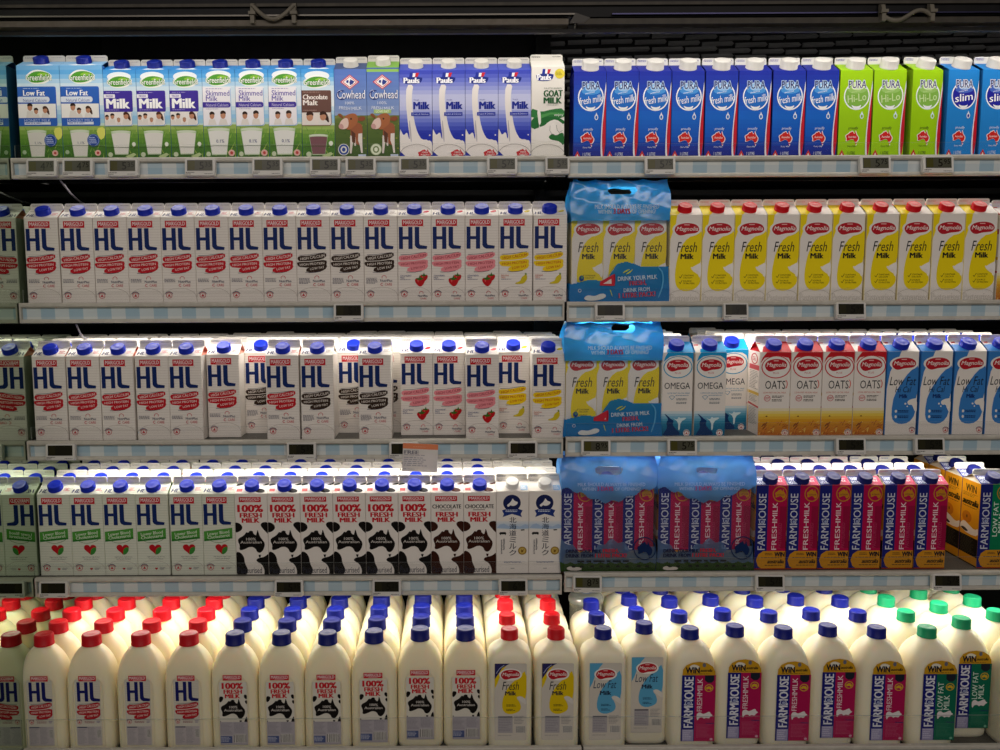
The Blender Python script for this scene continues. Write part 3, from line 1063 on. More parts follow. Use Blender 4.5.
def mag_oats():
    A = Art(.0705, .19, (42, 178, 160, 500))
    A.G(42, 395, 160, 500, [(0, '#ece6da'), (.22, '#ecd25a'), (.45, '#dca02c'), (1, '#c06c2c')], 10)
    rn = random.Random(3)
    for _ in range(46):
        x, y = rn.uniform(42, 155), rn.uniform(445, 498)
        A.E(rn.choice(['#e6c060', '#b8602c', '#d88a3a', '#a8542a']), x, y, 6, 1.6, True, 8, rn.uniform(-80, -20))
    for x, y in ((62, 460), (72, 455), (66, 470)):
        A.E('#8a4a22', x, y, 10, 2.6, True, 10, -50)
    A.E('#6a4420', 74, 426, 4, 2.4, True, 10)
    A.P('#c8202a', [(70, 176), (162, 176), (162, 228), (150, 200), (110, 192), (60, 200), (44, 222), (52, 200)])
    mag_logo(A, 104, 228, 44, 25, plus=True, outer='#c8323a')
    A.T('#22242a', 'OATS', 65, 288, 141, 320, bold=.0)
    A.ARC('#d84a3a', 140, 302, 8, 16, 280, 430, 3)
    A.T('#c86a5a', 'LOW FAT HI-CAL MILK', 58, 331, 145, 337)
    A.RING('#c8505a', 74, 356, 12, 12, 2)
    A.LINES('#c8505a', 66, 352, 84, 362, 2, 4)
    for y in (346, 360):
        A.LINES('#4a4440', 92, y, 146, y + 10, 2, y, .5)
    A.E('#eee2d2', 145, 489, 13, 13)
    circle_mark(A, 145, 490, 9)
    return A


def oats_side():
    A = Art(.0705, .19, (680, 185, 750, 690))
    A.RING('#c84450', 715, 232, 22, 34, 6)
    A.LINES('#c84450', 703, 220, 729, 246, 3, 2, .6)
    A.R('#d25058', 682, 268, 748, 298)
    A.LINES('#8a8480', 686, 306, 744, 420, 12, 3, .4)
    A.R('#dcb84a', 680, 432, 750, 450)
    A.LINES('#8a8480', 686, 455, 744, 500, 5, 4, .4)
    A.P('#c8303a', [(680, 505), (750, 515), (750, 525), (680, 517)])
    A.LINES('#a09a94', 686, 530, 744, 640, 12, 6, .4)
    return A


def farm(low):
    A = Art(.0715, .198, (90, 175, 268, 635))
    A.R('#1c2374', 90, 175, 162, 635)
    A.R('#087a50' if low else '#b40e4a', 160, 175, 268, 635, True)
    A.R('#0a6a46' if low else '#96103e', 228, 290, 268, 520)
    for i, w in enumerate(('PASTEURISED', '1 LITRE')):
        A.T('#2a8a62' if low else '#b83a62', w, 222, 380, 242, 520, rot=90) if i == 0 else None
    A.T('#cfd3e0', 'FARMHOUSE', 106, 220, 149, 528, bold=.018, rot=90)
    A.E('#1c2374', 127, 372, 17, 17)
    A.RING('#c9cfe2', 127, 372, 16, 16, 4)
    A.E('#9aa4c8', 129, 374, 8, 8)
    if low:
        A.T('#dff0e4', 'LOW FAT', 170, 270, 198, 460, bold=.02, rot=90)
        A.T('#dff0e4', 'MILK', 202, 330, 228, 440, bold=.02, rot=90, keep=True)
    else:
        A.T('#f0d4dc', 'FRESH', 186, 372, 214, 528, bold=.02, rot=90)
        A.T('#f0d4dc', 'MILK', 186, 268, 214, 366, bold=.02, rot=90, keep=True)
    A.RING('#c88a24', 226, 222, 42, 43, 5)
    A.AUSTRALIA('#c88a24', 196, 194, 258, 250)
    A.T('#7a1a3a', 'AUSTRALIAN', 206, 222, 250, 231, bold=.02)
    O = '#d09022'
    A.P(O, [(268, 534), (140, 534), (112, 552), (100, 585), (112, 618), (140, 636), (268, 636)], sm=0)
    
    A.T('#1c1a28', 'WIN', 204, 540, 264, 565, bold=.05)
    A.LINES('#3a3024', 150, 545, 196, 560, 2, 7)
    A.LINES('#4a3c24', 128, 568, 262, 576, 1, 7)
    A.T('#2a2018', 'australia', 164, 580, 260, 602, bold=.04, shear=.3)
    A.LINES('#4a3c24', 150, 610, 262, 618, 1, 3)
    A.R('#a03018', 90, 629, 268, 636)
    return A


def farm_side():
    A = Art(.0715, .198, (350, 150, 450, 600))
    A.R('#d6951a', 348, 148, 452, 452)
    A.R('#15140f', 348, 450, 452, 604, True)
    A.R('#d6951a', 348, 548, 452, 592)
    A.T('#1c1810', 'WIN', 370, 172, 430, 212, bold=.03)
    A.LINES('#5a4a20', 358, 218, 442, 240, 3, 4, .4)
    A.T('#1c1810', 'australia', 356, 246, 444, 282, bold=.05, shear=.3)
    A.LINES('#5a4a20', 358, 290, 442, 298, 1, 4, .5)
    A.E('#b8701a', 385, 350, 26, 32)
    A.E('#5a3510', 385, 347, 4, 9)
    A.P('#e6e2da', [(348, 400), (370, 372), (400, 390), (430, 405), (452, 386), (452, 430), (400, 440), (348, 420)], sm=1)
    A.P('#2a2822', [(350, 418), (372, 408), (400, 424), (380, 432)], sm=1)
    A.LINES('#5a564a', 358, 456, 440, 545, 12, 6, .3)
    return A


def farm_slope(low):
    A = Art(.0715, .045, (0, 0, 130, 60))
    A.R('#1c2374', 0, 10, 53, 60)
    A.R('#0a8a58' if low else '#c41452', 53, 10, 130, 60, True)
    A.T('#d8deee', 'FARM', 8, 16, 40, 34, bold=.03, shear=-.2)
    A.T('#d8deee', 'HOUSE', 6, 38, 42, 54, bold=.03, shear=-.2, keep=True)
    A.T('#f0d4dc', 'FRESH', 92, 20, 118, 28, bold=.03)
    A.T('#f0d4dc', 'MILK', 92, 32, 118, 42, bold=.03, keep=True)
    return A


# ---- bottle labels: W x H label fields
def barcode(A, x0, y0, x1, y1, seed=2):
    rn = random.Random(seed)
    A.R('#e6e4de', x0, y0, x1, y1)
    A._up(False)
    x = x0 + 1
    while x < x1 - 1:
        w = rn.uniform(.5, 2.0) * (x1 - x0) / 34
        A.R('#3a3838', x, y0 + 1, min(x + w, x1 - .5), y1 - 1, True)
        x += w + rn.uniform(.8, 2.0) * (x1 - x0) / 34


def lab_hl():
    A = Art(.060, .163, (100, 395, 245, 750), inset=-.02)
    A.R('#d6d2c4', 103, 420, 240, 752, r=4)
    stripes(A, 428, 620, 12, 105, 238, '#c6c0b4', 1.6)
    marigold_box(A, 126, 399, 220, 426)
    HL(A, 115, 430, 238, 528, '#1a1f66')
    ribbon(A, 114, 532, 234, 620, '#b4202c', '#f0dcd4', .02)
    circle_mark(A, 122, 632, 11)
    A.LINES('#9a5a60', 150, 628, 208, 640, 2, 3)
    A.LINES('#8a7a9a', 214, 626, 238, 640, 2, 5)
    A.R('#bdb6b8', 106, 655, 236, 750)
    A.R('#55566a', 108, 656, 162, 662)
    A.LINES('#8c8a90', 110, 668, 160, 745, 13, 4, .35)
    A.LINES('#8c8a90', 165, 658, 210, 745, 14, 6, .35)
    barcode(A, 214, 668, 236, 712)
    return A


def lab_100():
    A = Art(.0635, .163, (66, 385, 214, 750), inset=-.02)
    A.R('#dedacd', 68, 424, 212, 752, r=3)
    k = '#171412'
    A.P(k, [(68, 500), (84, 498), (92, 508), (80, 528), (68, 530)], sm=1)
    A.P(k, [(212, 490), (196, 490), (198, 508), (212, 516)], sm=1)
    A.P(k, [(212, 518), (200, 522), (204, 536), (212, 540)], sm=1)
    A.P(k, [(68, 620), (80, 640), (84, 690), (68, 690)], sm=1)
    A.P(k, [(212, 600), (198, 618), (194, 640), (212, 690)], sm=1)
    marigold_box(A, 90, 388, 188, 416)
    A.T(RED, '100%', 83, 428, 194, 460, bold=.045)
    A.T(RED, 'FRESH', 92, 463, 188, 485, bold=.045, keep=True)
    A.T(RED, 'MILK', 98, 487, 178, 508, bold=.045, keep=True)
    A.AUSTRALIA(k, 74, 510, 202, 622)
    A.T('#d8d2ca', '100%', 120, 548, 162, 561, bold=.02)
    A.T('#d8d2ca', 'Australian', 92, 564, 186, 577, bold=.02, keep=True)
    A.P('#dedacd', [(112, 604), (130, 588), (148, 600), (150, 622), (104, 622)], sm=1)
    A.R('#b2adb4', 68, 632, 212, 752)
    A.LINES('#84828c', 72, 636, 136, 700, 10, 4, .35)
    A.LINES('#84828c', 142, 636, 208, 690, 9, 6, .35)
    A.R('#4a5a8a', 70, 706, 130, 742)
    A.LINES('#cfd2e0', 72, 712, 128, 738, 4, 6, .4)
    barcode(A, 138, 696, 204, 740)
    return A


def lab_mag(kind):
    A = Art(.0705, .178, (77, 345, 228, 715), inset=-.02)
    c = '#e2c410' if kind == 'fresh' else '#5aa8d0'
    A.R('#d2ccc0', 76, 345, 228, 716, r=6)
    A.P(c, [(76, 345), (140, 345), (120, 370), (104, 400), (90, 440), (77, 465)])
    A.P(c, [(146, 450), (190, 410), (228, 372), (228, 520), (205, 505), (180, 512), (196, 530), (204, 560), (190, 580), (150, 592), (120, 580), (110, 550), (118, 500)], sm=1)
    if kind == 'fresh':
        A.P('#2a2a60', [(77, 345), (148, 345), (112, 366), (96, 392), (77, 420)])
        A.LINE('#aab0d0', [(84, 392), (100, 368), (122, 352)], 3)
    A.P('#dcd8d0', [(178, 508), (200, 500), (228, 520), (228, 545), (205, 530), (192, 520)], sm=1)
    mag_logo(A, 152, 398, 48, 25)
    if kind == 'fresh':
        A.T('#1c1d28', 'Fresh', 112, 432, 192, 472, bold=-.005, shear=.25)
    else:
        A.T('#253a58', 'Low Fat', 94, 428, 204, 466, bold=-.012, shear=.25)
    A.T('#1c1d38', 'Milk', 126, 478, 180, 498, bold=.03)
    for y in (542, 564):
        A.LINES('#4a4420' if kind == 'fresh' else '#1f3a58', 132, y, 178, y + 12, 2, y, .5)
    A.R('#aeaaae', 92, 598, 162, 680)
    A.R('#4f4e58', 94, 600, 160, 606)
    A.LINES('#84828c', 96, 612, 158, 676, 8, 3, .3)
    A.LINES('#8a888e', 170, 598, 222, 640, 6, 4, .35)
    barcode(A, 178, 646, 222, 680)
    A.LINES('#b2aea8', 92, 690, 180, 700, 1, 6, .4)
    return A


def lab_farm(low):
    A = Art(.0755, .185, (40, 255, 198, 708), inset=-.02)
    A.P('#cc9a1e', [(42, 332), (44, 300), (58, 275), (85, 260), (120, 255), (155, 262), (182, 282), (194, 310), (196, 334)])
    A.P('#e6e2d4', [(72, 290), (80, 274), (100, 270), (124, 284), (112, 296), (84, 300)], sm=1)
    A.T('#1f1d28', 'WIN', 56, 286, 122, 320, bold=.04)
    A.T('#3a2c18', 'australia', 124, 296, 180, 312, bold=.04, shear=.3)
    A.LINES('#6a5420', 60, 322, 176, 328, 1, 3)
    A.E('#6a6c7a', 142, 274, 8, 12)
    A.R('#1a1f78', 40, 331, 103, 708)
    A.R('#0c6a50' if low else '#b01452', 102, 331, 197, 708, True)
    A.P('#1e2430', [(146, 332), (190, 332), (190, 360), (178, 374), (160, 374), (146, 360)])
    A.RING('#d8b02a', 166, 404, 20, 21, 4)
    A.AUSTRALIA('#d8b02a', 152, 392, 180, 416)
    A.T('#e2e4ee', 'FARMHOUSE', 52, 340, 94, 630, bold=.035, rot=90)
    A.E('#1a1f78', 72, 488, 17, 17)
    A.RING('#c9cfe2', 72, 488, 16, 16, 4)
    A.E('#9aa4c8', 74, 490, 8, 8)
    if low:
        A.T('#d8ece0', 'LOW FAT', 110, 378, 136, 536, bold=.02, rot=90)
        A.T('#d8ece0', 'MILK', 140, 450, 166, 534, bold=.02, rot=90, keep=True)
    else:
        A.T('#f0d6de', 'FRESH', 112, 442, 136, 536, bold=.02, rot=90)
        A.T('#f0d6de', 'MILK', 112, 348, 136, 438, bold=.02, rot=90, keep=True)
    A.P('#e6e0e0', [(112, 548), (128, 540), (140, 552), (152, 548), (172, 536), (178, 552), (188, 558), (176, 566), (170, 578), (156, 572), (146, 580), (140, 570), (124, 572), (116, 590), (112, 575)], sm=1)
    A.LINE('#2c2a6a', [(155, 604), (195, 606)], 4)
    A.LINES('#c85a82' if not low else '#3a8a6c', 112, 612, 188, 690, 10, 4, .3)
    A.R('#a09cc0', 46, 640, 98, 706)
    A.LINES('#c9c6dc', 50, 644, 94, 702, 5, 4, .5)
    A.E('#d8a8bc' if not low else '#7ab89c', 182, 696, 7, 7)
    return A
# ------------------------------------------------------------------ carton, bottle, label and bag models
PAPER_W = M('#ece7df', .5, name='carton_paper')


def cap_mesh(name, r, h, c, knurl=True, n=30):
    mb = MB()
    m = M(c, .38, spec=.2, name='cap_' + c[1:])

    def ring(rr, z, k=False):
        return [Vector(((rr + (.0006 * (1 if i % 2 else -1) if k and knurl else 0)) * math.cos(2 * PI * i / (2 * n)),
                        (rr + (.0006 * (1 if i % 2 else -1) if k and knurl else 0)) * math.sin(2 * PI * i / (2 * n)), z)) for i in range(2 * n)]
    mb.loft([ring(r * 1.06, 0), ring(r * 1.06, h * .12), ring(r, h * .16, True), ring(r, h * .86, True), ring(r * .93, h * .97), ring(r * .86, h),
             ring(r * .80, h * .985), ring(r * .3, h * .985), ring(r * .22, h)], m)
    return mb.mesh(name)


def carton_mesh(W, H, D, rise, paper, front, slope=None, side=None, side_paper=None, slope_paper=None, gable=None):
    mb = MB()
    w, c = W / 2, .0012
    pm = M(paper, .42) if isinstance(paper, str) else paper
    sp = M(side_paper, .42) if side_paper else pm
    lp = M(slope_paper, .42) if slope_paper else pm
    gp = M(gable, .5) if gable else sp
    # upright faces with small rounded corners
    loop = [(-w + c, 0), (w - c, 0), (w, c), (w, D - c), (w - c, D), (-w + c, D), (-w, D - c), (-w, c)]
    for i in range(8):
        a, b = loop[i], loop[(i + 1) % 8]
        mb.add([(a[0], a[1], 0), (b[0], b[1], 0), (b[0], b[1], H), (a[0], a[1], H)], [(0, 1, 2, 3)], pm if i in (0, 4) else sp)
    mb.add([(x, y, 0) for x, y in loop], [tuple(reversed(range(8)))], pm)
    R = H + rise
    mb.add([(-w, 0, H), (w, 0, H), (w, D / 2 - .001, R), (-w, D / 2 - .001, R)], [(0, 1, 2, 3)], lp)
    mb.add([(w, D, H), (-w, D, H), (-w, D / 2 + .001, R), (w, D / 2 + .001, R)], [(0, 1, 2, 3)], lp)
    for s in (-1, 1):   # folded-in gable ends
        ap = (s * w * .42, D / 2, R - .001)
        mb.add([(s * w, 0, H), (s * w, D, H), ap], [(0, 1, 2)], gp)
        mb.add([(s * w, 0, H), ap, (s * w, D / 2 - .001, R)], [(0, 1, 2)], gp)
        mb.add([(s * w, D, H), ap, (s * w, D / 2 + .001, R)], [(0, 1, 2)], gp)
    front.put(mb, lambda u, v, k: (u, -k, v))
    L = math.hypot(D / 2 - .001, rise)
    nx = Vector((0, -rise, D / 2 - .001)).normalized()
    up = Vector((0, D / 2 - .001, rise)).normalized()
    if slope:
        slope.put(mb, lambda u, v, k: tuple(Vector((u, 0, H)) + up * (v * (L / slope.H)) + nx * k))
    if side:
        side.put(mb, lambda u, v, k: (-w - k, D / 2 - u * (D / W), v))
    return mb.mesh('carton'), L, nx, up


def fin_mesh(W, D, R, h, c, print_c=None):
    mb = MB()
    m = M(c, .45)
    w, t = W / 2 - .0006, .0013
    r = .004
    pts = [(-w, 0), (w, 0), (w, h - r), (w - r * .3, h - r * .3), (w - r, h), (-w + r, h), (-w + r * .3, h - r * .3), (-w, h - r)]
    tilt = .0
    f = [(x, D / 2 - t + tilt * z, R - .0015 + z) for x, z in pts]
    b = [(x, D / 2 + t + tilt * z, R - .0015 + z) for x, z in pts]
    n = len(pts)
    mb.add(f + b, [tuple(range(n)), tuple(reversed(range(n, 2 * n)))] + [(i, n + i, n + (i + 1) % n, (i + 1) % n) for i in range(n)], m)
    if print_c:
        a = Art(W, h, (0, 0, 130, 32))
        a.LINES(print_c, 6, 7, 44, 17, 2, 3, .5)
        a.LINES(print_c, 88, 9, 124, 14, 1, 4, .6)
        a.put(mb, lambda u, v, k: (u, D / 2 - t - k - .0001, R - .0015 + v))
    return mb.mesh('top_seal')


CARTONS = {}


def design(key, desc, W, H, D, front, slope=None, paper=PAPER, cap=BLUECAP, cap_r=.0158, cap_h=.0135, cap_t=.5, cap_x=0., rise=.020, fin='#dcd8d0', fin_h=.0148,
           side=None, side_paper=None, slope_paper=None, gable=None, finp='#8c8a92'):
    body, L, nx, up = carton_mesh(W, H, D, rise, paper, front, slope, side, side_paper, slope_paper, gable)
    d = dict(desc=desc, W=W, H=H, D=D, body=body, fin=fin_mesh(W, D, H + rise, fin_h, fin, finp), key=key)
    if cap:
        d['cap'] = cap_mesh('screw_cap', cap_r, cap_h, cap)
        p = Vector((cap_x, 0, H)) + up * (L * cap_t) + nx * .0002
        d['cap_loc'] = p
        d['cap_rot'] = (math.atan2(-nx.y, nx.z), 0, 0)
    CARTONS[key] = d


def add_carton(key, x, y, z, rz=0.0, label=None, group=None):
    d = CARTONS[key]
    if 'proto' not in d:
        t = thing('milk_carton', label, 'milk carton', (x, y, z), rz, group)
        link('carton_body', d['body'], t)
        link('top_seal', d['fin'], t)
        if 'cap' in d:
            link('screw_cap', d['cap'], t, d['cap_loc'], d['cap_rot'])
        d['proto'] = t
        return t
    p = d['proto']
    t = p.copy()
    col.objects.link(t)
    t.location = (x, y, z)
    t.rotation_euler = (0, 0, rz)
    for ch in list(p.children):
        c = ch.copy()
        col.objects.link(c)
        c.parent = t
    t['label'] = label
    if group:
        t['group'] = group
    elif 'group' in t:
        del t['group']
    return t


def design_all():
    for k, n in (('red', 'red-ribbon'), ('brown', 'brown-ribbon'), ('pink', 'strawberry'), ('yellow', 'banana'), ('green', 'red-heart')):
        design('hl_' + k, n + ' milk carton', .0745, .191, .073, hl_front(k), hl_slope(k), finp='#a39f9a',
               paper={'green': '#dfe2d2'}.get(k, PAPER), gable='#e6a08c' if k == 'red' else ('#b9cca0' if k == 'green' else None))
    design('f_black', 'black-cow-patch milk carton', .0745, .191, .073, fresh100('black'), fresh100_slope('black'), gable='#e0b0a4')
    design('f_choc', 'brown-cow-patch milk carton', .0745, .191, .073, fresh100('choc'), fresh100_slope('choc'))
    design('hokkaido', 'Japanese-lettered white milk carton', .0745, .193, .073, hokkaido(), hokkaido_slope(), cap=WHITECAP, cap_r=.0148)
    design('gf_low', 'blue low-fat milk carton', .0935, .204, .073, gf_lowfat(), gf_slope(.0935, '#86b6e0'), paper='#3b78bc', slope_paper='#86b6e0', fin='#b9b6b0', cap='#142484', cap_t=.62, rise=.016, fin_h=.0145)
    design('gf_milk', 'purple-panel milk carton', .0715, .194, .073, gf_milk(), gf_slope(.0715, '#2a84d0'), paper='#2d7cc0', slope_paper='#2a84d0', fin='#c6c2ba', cap='#142484', cap_t=.62, rise=.016, fin_h=.0145)
    design('gf_skim', 'white-panel skimmed milk carton', .0715, .194, .073, gf_skim(), gf_slope(.0715, '#2a84d0'), paper='#2d7cc0', slope_paper='#2a84d0', fin='#c6c2ba', cap='#142484', cap_t=.62, rise=.016, fin_h=.0145)
    design('gf_choc', 'chocolate malt milk carton', .0715, .194, .073, gf_choc(), gf_slope(.0715, '#2a84d0'), paper='#2d7cc0', slope_paper='#2a84d0', fin='#c6c2ba', cap='#142484', cap_t=.62, rise=.016, fin_h=.0145)
    design('cow', 'blue grazing-cow milk carton', .0705, .193, .073, cowhead(False), None, paper='#4a66ac', slope_paper='#44547e', fin='#c6c2ba', cap='#d2cfc8', cap_t=.55, rise=.021, fin_h=.0145)
    design('cow_low', 'green-topped grazing-cow milk carton', .0705, .196, .073, cowhead(True), None, paper='#4a66ac', slope_paper='#7aa84a', fin='#c6c2ba', cap='#d2cfc8', cap_t=.55, rise=.021, fin_h=.0145)
    design('pauls', 'violet-blue splash milk carton', .0715, .190, .073, pauls(), None, paper='#3a48b4', slope_paper='#4a58b8', fin='#d2cec6', cap='#dad6ce', cap_t=.55, rise=.021, fin_h=.0145)
    design('goat', 'white goat milk carton', .0725, .196, .073, goat(), None, paper='#e8e4dc', fin='#dedad2', cap=None, finp='#55554f', rise=.021, fin_h=.0145)
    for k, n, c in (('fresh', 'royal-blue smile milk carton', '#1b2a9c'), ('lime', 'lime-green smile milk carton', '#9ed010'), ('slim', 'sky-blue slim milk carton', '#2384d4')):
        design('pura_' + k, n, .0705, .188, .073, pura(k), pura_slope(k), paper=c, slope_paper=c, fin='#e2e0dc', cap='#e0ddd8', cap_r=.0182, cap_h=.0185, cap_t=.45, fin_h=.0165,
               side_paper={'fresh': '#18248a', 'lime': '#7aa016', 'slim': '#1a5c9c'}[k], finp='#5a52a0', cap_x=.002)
    design('mag_fresh', 'yellow fresh milk carton', .0715, .193, .073, mag_fresh(), mag_slope('fresh'), cap='#d0101c', cap_r=.015, side_paper='#efe2b0', finp='#d89a8a', rise=.0225)
    design('mag_low', 'pale-blue low-fat milk carton', .0715, .19, .073, mag_low(), mag_slope('low'), side_paper='#3a80c8', finp='#d89a9a', cap_r=.0165, rise=.0215)
    design('mag_omega', 'omega milk carton', .0705, .19, .073, mag_omega(), mag_slope('omega'), gable='#1a9ad6', finp='#a09c98', cap_r=.0165, rise=.0225)
    design('mag_oats', 'oat milk carton', .0705, .19, .073, mag_oats(), mag_slope('oats'), side=oats_side(), gable='#c8202a', finp='#d89a9a', cap_r=.0165, rise=.0215)
    design('mag_bagged', 'yellow fresh milk carton', .0703, .193, .073, mag_fresh(), mag_slope('fresh'), cap='#d0101c', cap_r=.015, side_paper='#efe2b0', finp='#d89a8a', rise=.0225)
    design('farm_bagged', 'blue-and-magenta milk carton', .0703, .198, .073, farm(False), farm_slope(False), paper='#d6951a', side=farm_side(), cap='#171d62', cap_t=.45, fin='#e4dcd8', gable='#cfc6b4', slope_paper='#dcd4d0', finp='#d88aa0', rise=.020, fin_h=.017)
    design('farm', 'blue-and-magenta milk carton', .0715, .198, .073, farm(False), farm_slope(False), paper='#d6951a', side=farm_side(), cap='#171d62', cap_t=.45, fin='#e4dcd8', gable='#cfc6b4', slope_paper='#dcd4d0', finp='#d88aa0', rise=.017, fin_h=.0125)
    design('farm_low', 'blue-and-green milk carton', .0715, .198, .073, farm(True), farm_slope(True), paper='#d6951a', side=farm_side(), cap='#171d62', cap_t=.45, fin='#e4e2da', gable='#cfc6b4', slope_paper='#dcd8d0', finp='#7a86b4', rise=.017, fin_h=.0125)


# ---- bottles
def sring(a, b, z, n, cx=0.0, N=44):
    out = []
    for i in range(N):
        t = 2 * PI * i / N
        c, s = math.cos(t), math.sin(t)
        out.append(Vector((cx + a * math.copysign(abs(c) ** (2 / n), c), b * math.copysign(abs(s) ** (2 / n), s), z)))
    return out


MILK = M('#f7ecca', .38, spec=.4, name='milk_bottle_plastic', sss=.55, sss_scale=.025)
MILK_W = M('#f7eed2', .38, spec=.4, name='milk_bottle_plastic_pale', sss=.55, sss_scale=.025)
BOTTLES = {}
PROFILES = {
    'arch': dict(a=.0515, b=.0355, h=.245, rows=[(0, .93, .9, 4.5), (.004, .985, .97, 4.5), (.012, 1, 1, 4.5), (.145, 1, 1, 4.5), (.172, .99, .985, 4.2), (.191, .94, .94, 3.6), (.206, .85, .86, 3.0),
                                                  (.218, .73, .78, 2.6), (.229, .57, .68, 2.2), (.235, .44, .58, 2), (.238, .375, .545, 2)], neck=.0185, cap=(.0205, .0245, .2395)),
    'square': dict(a=.0488, b=.0425, h=.24, rows=[(0, .93, .9, 5), (.004, .985, .97, 5), (.012, 1, 1, 5), (.186, 1, 1, 5), (.198, .985, .985, 4.6), (.208, .92, .94, 4), (.217, .77, .84, 3.4),
                                                  (.223, .58, .7, 2.8), (.230, .45, .58, 2.2), (.2335, .39, .5, 2)], neck=.0172, cap=(.0188, .0225, .2355)),
    'round': dict(a=.0525, b=.0465, h=.25, rows=[(0, .93, .9, 4), (.004, .985, .97, 4), (.012, 1, 1, 4), (.176, 1, 1, 4), (.193, .975, .98, 3.6), (.208, .90, .93, 3.2), (.221, .77, .83, 2.8),
                                                 (.232, .60, .68, 2.4), (.239, .45, .52, 2.1), (.2415, .36, .41, 2)], neck=.0182, cap=(.0192, .0225, .2435)),
}

for _k, _dz in (('arch', .0035), ('square', .014), ('round', .0035)):
    _P = PROFILES[_k]
    _P['rows'] = [(z + (_dz if z > .1 else 0), a, b, n) for z, a, b, n in _P['rows']]
    _P['cap'] = (_P['cap'][0], _P['cap'][1], _P['cap'][2] + _dz)


def bottle_mesh(prof, mat, date=True):
    P = PROFILES[prof]
    mb = MB()
    rings = [sring(P['a'] * ka, P['b'] * kb, z, n) for z, ka, kb, n in P['rows']]
    rings.append(sring(P['neck'], P['neck'], P['cap'][2] - .0012, 2))
    rings.append(sring(P['neck'], P['neck'], P['cap'][2] + .002, 2))
    mb.loft(rings, mat)
    if prof == 'arch':     # raised arch around the label field
        pts = []
        b = -P['b'] - .0002
        for k in range(19):
            a = PI - PI * k / 18
            pts.append((.0335 * math.cos(a), b + (0.0004 if 3 < k < 15 else 0), .156 + .028 * math.sin(a)))
        pts = [(-.0335, b, .02)] + pts + [(.0335, b, .02)]
        mb.tube(pts, .0007, mat, 6)
    return mb.mesh('bottle_body')


def label_mesh(A, W, z0, y, cx=0.0):
    mb = MB()
    A.put(mb, lambda u, v, k: (u + cx, y - k - .0003, v + z0), .4)
    return mb.mesh('bottle_label')


def bdesign(key, desc, prof, mat, cap, lab, lw, z0, cx=0.0):
    P = PROFILES[prof]
    BOTTLES[key] = dict(desc=desc, P=P, body=bottle_mesh(prof, mat), cap=cap_mesh('bottle_cap', P['cap'][0], P['cap'][1], cap), label=label_mesh(lab, lw, z0, -P['b'], cx))


def bottles_all():
    bdesign('b_hl', 'red-capped milk bottle', 'arch', MILK, '#c41420', lab_hl(), .06, .022)
    bdesign('b_100', 'blue-capped cow-patch milk bottle', 'arch', MILK, '#141c6e', lab_100(), .0635, .022)
    bdesign('b_magf', 'red-capped yellow-label milk bottle', 'square', MILK_W, '#cc1a22', lab_mag('fresh'), .0705, .029)
    bdesign('b_magl', 'blue-capped pale-blue-label milk bottle', 'square', MILK_W, '#141c7a', lab_mag('low'), .0705, .029)
    bdesign('b_farm', 'magenta-label milk bottle', 'round', MILK_W, '#141c7a', lab_farm(False), .072, .024, .010)
    bdesign('b_farml', 'green-label milk bottle', 'round', MILK_W, GREENCAP, lab_farm(True), .072, .024, .010)


def add_bottle(key, x, y, z, rz=0.0, label=None, group=None):
    d = BOTTLES[key]
    if 'proto' not in d:
        t = thing('milk_bottle', label, 'milk bottle', (x, y, z), rz, group)
        link('bottle_body', d['body'], t)
        link('bottle_label', d['label'], t)
        link('bottle_cap', d['cap'], t, (0, 0, d['P']['cap'][2]))
        d['proto'] = t
        return t
    p = d['proto']
    t = p.copy()
    col.objects.link(t)
    t.location = (x, y, z)
    t.rotation_euler = (0, 0, rz)
    for ch in list(p.children):
        c = ch.copy()
        col.objects.link(c)
        c.parent = t
    t['label'] = label
    if group:
        t['group'] = group
    return t


# ---- electronic shelf labels
def price_label(x, y, z, text, label, dark=False, tilt=.12, rz=0.0, w=.066):
    mb = MB()
    h, t = .0375, .012
    hm = M('#d6d4ce', .35, name='label_housing')
    c = .003
    prof = [(-w / 2 + c, 0), (w / 2 - c, 0), (w / 2, c), (w / 2, h - c), (w / 2 - c, h), (-w / 2 + c, h), (-w / 2, h - c), (-w / 2, c)]
    n = 8
    k = .0012
    fr = [(px * (1 - .03), -t, (pz - h / 2) * .95 + h / 2) for px, pz in prof]
    md = [(px, -t + k * 1.5, pz) for px, pz in prof]
    bk = [(px, 0, pz) for px, pz in prof]
    for a, b in ((bk, md), (md, fr)):
        mb.add(a + b, [(i, n + i, n + (i + 1) % n, (i + 1) % n) for i in range(n)], hm)
    mb.add(fr, [tuple(range(n))], hm)
    mb.add(bk, [tuple(range(n))], hm)
    A = Art(w, h, (0, 0, 120, 70))
    A.LINES('#4a4a48', 5, 55, 42, 59, 1, int(x * 1000) % 97, .8)
    A.LINES('#6a6a66', 5, 61, 26, 65, 1, int(x * 900) % 89, .8)
    A.LINES('#5a5a58', 78, 61, 114, 64, 1, 7, .8)
    A.put(mb, lambda u, v, k_: (u, -t - k_ - .00005, v))
    o = link('shelf_price_label', mb.mesh('label_housing'), None, (x, y, z), (-tilt, 0, rz))
    tag(o, label, 'price label', 'electronic price labels along the shelf edges')
    sb = MB()
    A = Art(w, h, (0, 0, 120, 70))
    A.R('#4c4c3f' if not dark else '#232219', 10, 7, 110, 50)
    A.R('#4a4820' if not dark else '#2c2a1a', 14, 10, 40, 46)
    if text:
        a, b = text.split('.')
        kx = 72
        A.T('#15150f', a, kx - 14 if len(a) == 1 else kx - 34, 14, kx + 4, 44, bold=.01)
        A.T('#15150f', b, kx + 8, 14, kx + 33, 34, bold=.01, keep=True)
    A.put(sb, lambda u, v, k_: (u, -t - k_ - .00025, v), .18)
    link('screen', sb.mesh('label_screen'), o)
    return o


